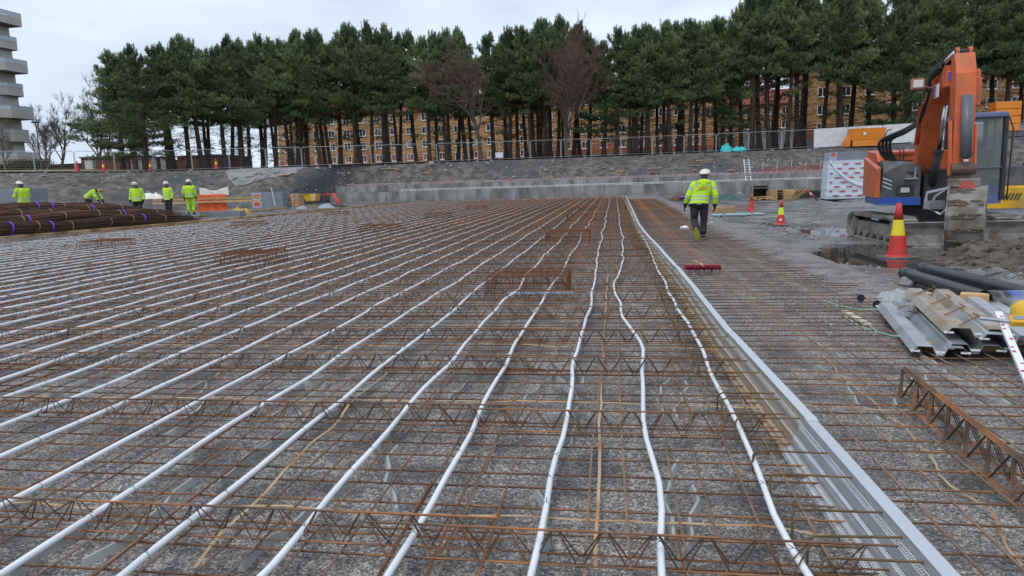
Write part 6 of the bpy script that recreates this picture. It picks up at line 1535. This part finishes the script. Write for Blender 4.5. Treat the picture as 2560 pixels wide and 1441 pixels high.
# black pipes
BPIPE = mat('black_pipe', (.022, .024, .03), (.035, .037, .042), scale=4, rough=.35)
def big_pipe(label, a, c, r, mtl=BPIPE, collar=True):
    a, c = Vector(a), Vector(c); d = c-a; o = thing('drain_pipe', label, 'pipe', tuple(a)); n = d.normalized()
    q = MB(); q.tube([Vector((0, 0, 0)), d], r, 18, False); q.tube([d, Vector((0, 0, 0))], r*.93, 18, False); q.build('tube', mtl, o, True)
    if collar:
        q = MB(); q.tube([-n*.02, n*.02, n*.15, n*.17], [r*1.05, r*1.12, r*1.12, r*1.02], 18, False); q.tube([n*.17, -n*.02], [r*.94, r*.94], 18, False); q.build('socket', mtl, o, True)
    return o
a, c = gp(2262, 684, .10), gp(2560, 775, .10); big_pipe('black plastic drain pipe, front one of two by the dirt heap', a, c, .085)
a, c = gp(2308, 672, .14), gp(2640, 752, .14); big_pipe('black plastic drain pipe, rear one of two by the dirt heap', a, c, .09)
a = gp(2462, 762, .15); bp_ = thing('blue_pipe', 'short wide pipe with a muddy black end and blue sleeve behind the deck sheets', 'pipe', tuple(a)); dd = Vector((1, .12, -.01))
for f0_, f1_, m_, nm in ((0, .20, mat('dirty_black', (.03, .03, .032), (.22, .21, .2), scale=7, rough=.6, lo=.5, hi=.7), 'black_end'), (.20, 1.6, mat('blue_sleeve', (.02, .05, .33), (.03, .07, .30), scale=3, rough=.4, c3=(.3, .32, .36), s3=3), 'blue_sleeve')):
    q = MB(); q.tube([dd*f0_, dd*f1_], .155 if nm == 'black_end' else .152, 22, False); q.tube([dd*f1_, dd*f0_], .135, 22, False); q.build(nm, m_, bp_, True)
# yellow plastic body at the edge
a = gp(2562, 838, .05); yt_ = thing('yellow_tank', 'rounded yellow plastic tank cut by the right edge of the picture', 'tank', (a.x-.03, a.y+.05, .0))
q = MB(); q.rbox((.2, .0, .19), (.5, .34, .34), .12); q.build('tank_shell', mat('tank_yellow', (.72, .44, .02), (.66, .38, .02), scale=4, rough=.4), yt_, True)
q = MB(); q.tube([(-.03, -.1, .14), (-.08, -.14, .13)], .022, 10); q.build('spout', BLK, yt_)
# measuring staff with yellow receiver
a, c = gp(2495, 782, .42), gp(2572, 960, .06); ms_ = thing('measuring_staff', 'white measuring staff with red marks leaning on the deck sheets', 'staff', tuple(a)); d = c-a; L_ = d.length; n = d.normalized(); sd_ = n.cross(Vector((0, 0, 1))).normalized(); upv = sd_.cross(n)
Rm = Matrix((sd_, n, upv)).transposed()
q = MB(); q.box(d*.5, (.052, L_, .026), R=Rm); q.build('staff', mat('staff_white', (.74, .78, .84), rough=.35), ms_)
for k in range(8):
    f = .08+.11*k+.03*math.sin(k*2.2); q = MB(); q.box(d*f+upv*.0145+sd_*(.010 if k % 3 else -.008), (.022, .014+.01*(k % 2), .002), R=Rm); q.build('red_mark', REDP, ms_)
q = MB(); q.rbox(tuple(d*.17+sd_*-.10+upv*.03), (.12, .10, .05), .012, R=Rm); rc = q.build('receiver', mat('receiver_yellow', (.70, .36, .02), rough=.45), ms_)
q = MB(); q.box(d*.165+sd_*-.10+upv*.057, (.08, .05, .004), R=Rm); q.build('screen', mat('lcd', (.22, .24, .27), rough=.3), rc)
q = MB(); q.tube([d*.18+sd_*-.05+upv*.03, d*.15+sd_*.16+upv*.03], .016, 8); q.build('clamp', GALV, rc)
# wood block, plastic bag, caps, cord, pale board, broom
c = gp(2438, 728, .30); plank('pale square timber block resting on the black pipes', (c.x, c.y, .22), .26, .13, .11, -.5, name='timber_block')
m, t, b = _mat('clear_film'); b.inputs['Base Color'].default_value = (.75, .79, .82, 1); b.inputs['Roughness'].default_value = .25; b.inputs['Transmission Weight'].default_value = .55; b.inputs['Alpha'].default_value = .8
c = gp(2248, 742, .05); blob_cloth('plastic_bag', 'crumpled clear plastic bag lying left of the deck sheets', 'bag', (c.x, c.y+.1, -.01), (.5, .4, .15), m, 44, rough=.7)
for i, (px_, py_) in enumerate(((2152, 746), (2192, 761))):
    c = gp(px_, py_, .06); q = MB(); q.lathe([(.008, .006), (.046, .006), (.048, 0), (.046, -.006), (.008, -.006)], n=20, axis='y'); q.tube([(0, -.006, 0), (0, -.05, 0)], .011, 8); tag(q.build('bar_end_cap', BPIPE, None, False, (c.x, c.y, .062)), 'round black plastic disc at a bar end, %s of two' % ('left', 'right')[i], 'cap')
P_ = [gp(x, y, .075) for x, y in ((2060, 752), (2100, 765), (2150, 774), (2215, 774), (2240, 772))]; q = MB(); q.tube(P_, .0045, 5); tag(q.build('mint_rope', mat('mint_cord', (.25, .52, .42), rough=.6)), 'thin mint green cord over bar ends by the black discs', 'cord')
P_ = [gp(x, y, .075) for x, y in ((2172, 812), (2190, 828), (2230, 840), (2290, 845), (2330, 843))]; q = MB(); q.tube(P_, .0055, 5); tag(q.build('mint_rope', MATS['mint_cord']), 'mint green cord curving from the pale board to the deck sheets', 'cord')
a, c = gp(2112, 778, .03), gp(2172, 812, .03); plank('narrow pale board lying under bars at the mat edge', ((a.x+c.x)/2, (a.y+c.y)/2, .025), (c-a).length, .07, .03, math.atan2(c.y-a.y, c.x-a.x), m_=mat('pale_board', (.55, .53, .42), rough=.8))
c = gp(1757, 676, .07); br_ = thing('push_broom', 'red bristled push broom lying on the rebar mat', 'broom', (c.x, c.y, .075), R_(2)); BR = mat('bristle_red', (.35, .02, .05), (.22, .012, .03), scale=40, rough=.8)
q = MB(); rb_ = random.Random(3)
for i in range(620):
    x = rb_.uniform(-.29, .29); y = rb_.uniform(.0, .05); q.tube([(x, y, .03+rb_.uniform(0, .03)), (x+rb_.gauss(0, .008), y-.085+rb_.gauss(0, .008), .025+rb_.gauss(0, .018))], .0035, 3, False)
stuff(q.build('bristles', BR, br_))
q = MB(); q.rbox((0, .055, .045), (.6, .06, .07), .012); q.build('broom_head', BR, br_)
q = MB(); q.tube([(0, .06, .07), (.0, .9, .05)], .013, 8); q.tube([(0, .02, .06), (0, .16, .085)], .02, 8); q.build('handle', WOOD, br_)
# leaning stack of lattice girders on the right mat
a, c = gp(2255, 925, .23), gp(2640, 1230, .23); d = c-a
pn_ = Vector((d.y, -d.x, 0)).normalized()*.021
for k in range(3):
    o = thing('lattice_girder', 'loose rusty lattice girder nested with others on the right mat, %s of the three' % ORD[k], 'girder', (a.x+pn_.x*k+.03*k, a.y+pn_.y*k, .068+.006*k), math.atan2(d.y, d.x), 'loose lattice girders nested on the right mat')
    for me in GL: mk(me.name.split('.')[0], me, o)
# pallet scraps in the mud near the walker
def lowpile(label, px, py, Y=None):
    c = gp(px, py, 0); return c
c = gp(1808, 533, 0); plank('orange brown timber block left in the mud right of the walking person', (c.x, c.y, .14), 1.0, .5, .26, .05, m_=WOOD, name='timber_block')
c = gp(1835, 540, 0); pf = thing('pipe_rack', 'pale blue steel pipes lying in the mud before the faded cone', 'pipes', (c.x, c.y, 0), .1)
for k in range(4): q = MB(); q.tube([(-.9, -.35+.16*k, .06), (1.1, -.35+.16*k, .06)], .04, 8); q.build('pipe', mat('pale_blue_pipe', (.30, .40, .44), rough=.4), pf)
for x in (-.5, .6): q = MB(); q.b2(x-.05, x+.05, -.5, .3, .0, .02); q.b2(x-.03, x+.03, -.45, -.40, 0, .2); q.build('bearer', GALV, pf)
c = gp(1845, 528, 0); q = MB()
for k in range(9): q.tube([(-.6+.15*k, 0, 0), (-.6+.15*k, 0, .22)], .012, 4); 
q.tube([(-.65, 0, .2), (.7, 0, .2)], .012, 4); q.tube([(-.65, 0, .05), (.7, 0, .05)], .012, 4); tag(q.build('red_chair_bar', NETR, None, False, (c.x, c.y+.5, 0)), 'small red bar chair grid in the mud behind the pale blue pipes', 'bar chair')
c = gp(1700, 495, 0); blob_cloth('purple_sling_heap', 'heap of rusty bars tied with purple slings at the mat end', 'rebar heap', (c.x+.4, 52, 0), (3.4, 1.2, .42), BUND, 51, rough=1.2)
c = gp(1685, 497, 0); blob_cloth('purple_sling', 'purple lifting sling lying on the heap at the mat end', 'sling', (c.x+.6, 51.7, .2), (1.2, .7, .12), PURP, 52, rough=1.2)
c = gp(1722, 560, 0); blob_cloth('white_scrap', 'white plastic scrap beside the walking person', 'scrap', (at(1713, 560, 22).x, 22.3, 0), (.3, .25, .12), WHITEP, 53, rough=1.2)
a, c = gp(1762, 562, .02), gp(1782, 556, .02); q = MB(); q.tube([a, c], .02, 6); tag(q.build('white_tube', WHITEP), 'short white tube end lying in the mud right of the walking person', 'tube')
rk = [(1925, 572, .10), (1940, 580, .12), (1960, 588, .14), (1985, 578, .15), (1995, 568, .12), (1970, 570, .16), (1945, 568, .1), (2010, 590, .08), (1920, 590, .06), (1905, 565, .08), (2030, 595, .1)]
for i, (px_, py_, s) in enumerate(rk):
    c = gp(px_, py_, 0); o = mk('mud_lump', ROCKS[i % 5], None, (c.x, c.y, hmud(c.x, c.y)+.01), i*1.1, (s*1.3, s, s*.6)); tag(o, 'dark mud lump at the foot of the banded cone', 'mud lump', 'mud lumps round the banded cone')
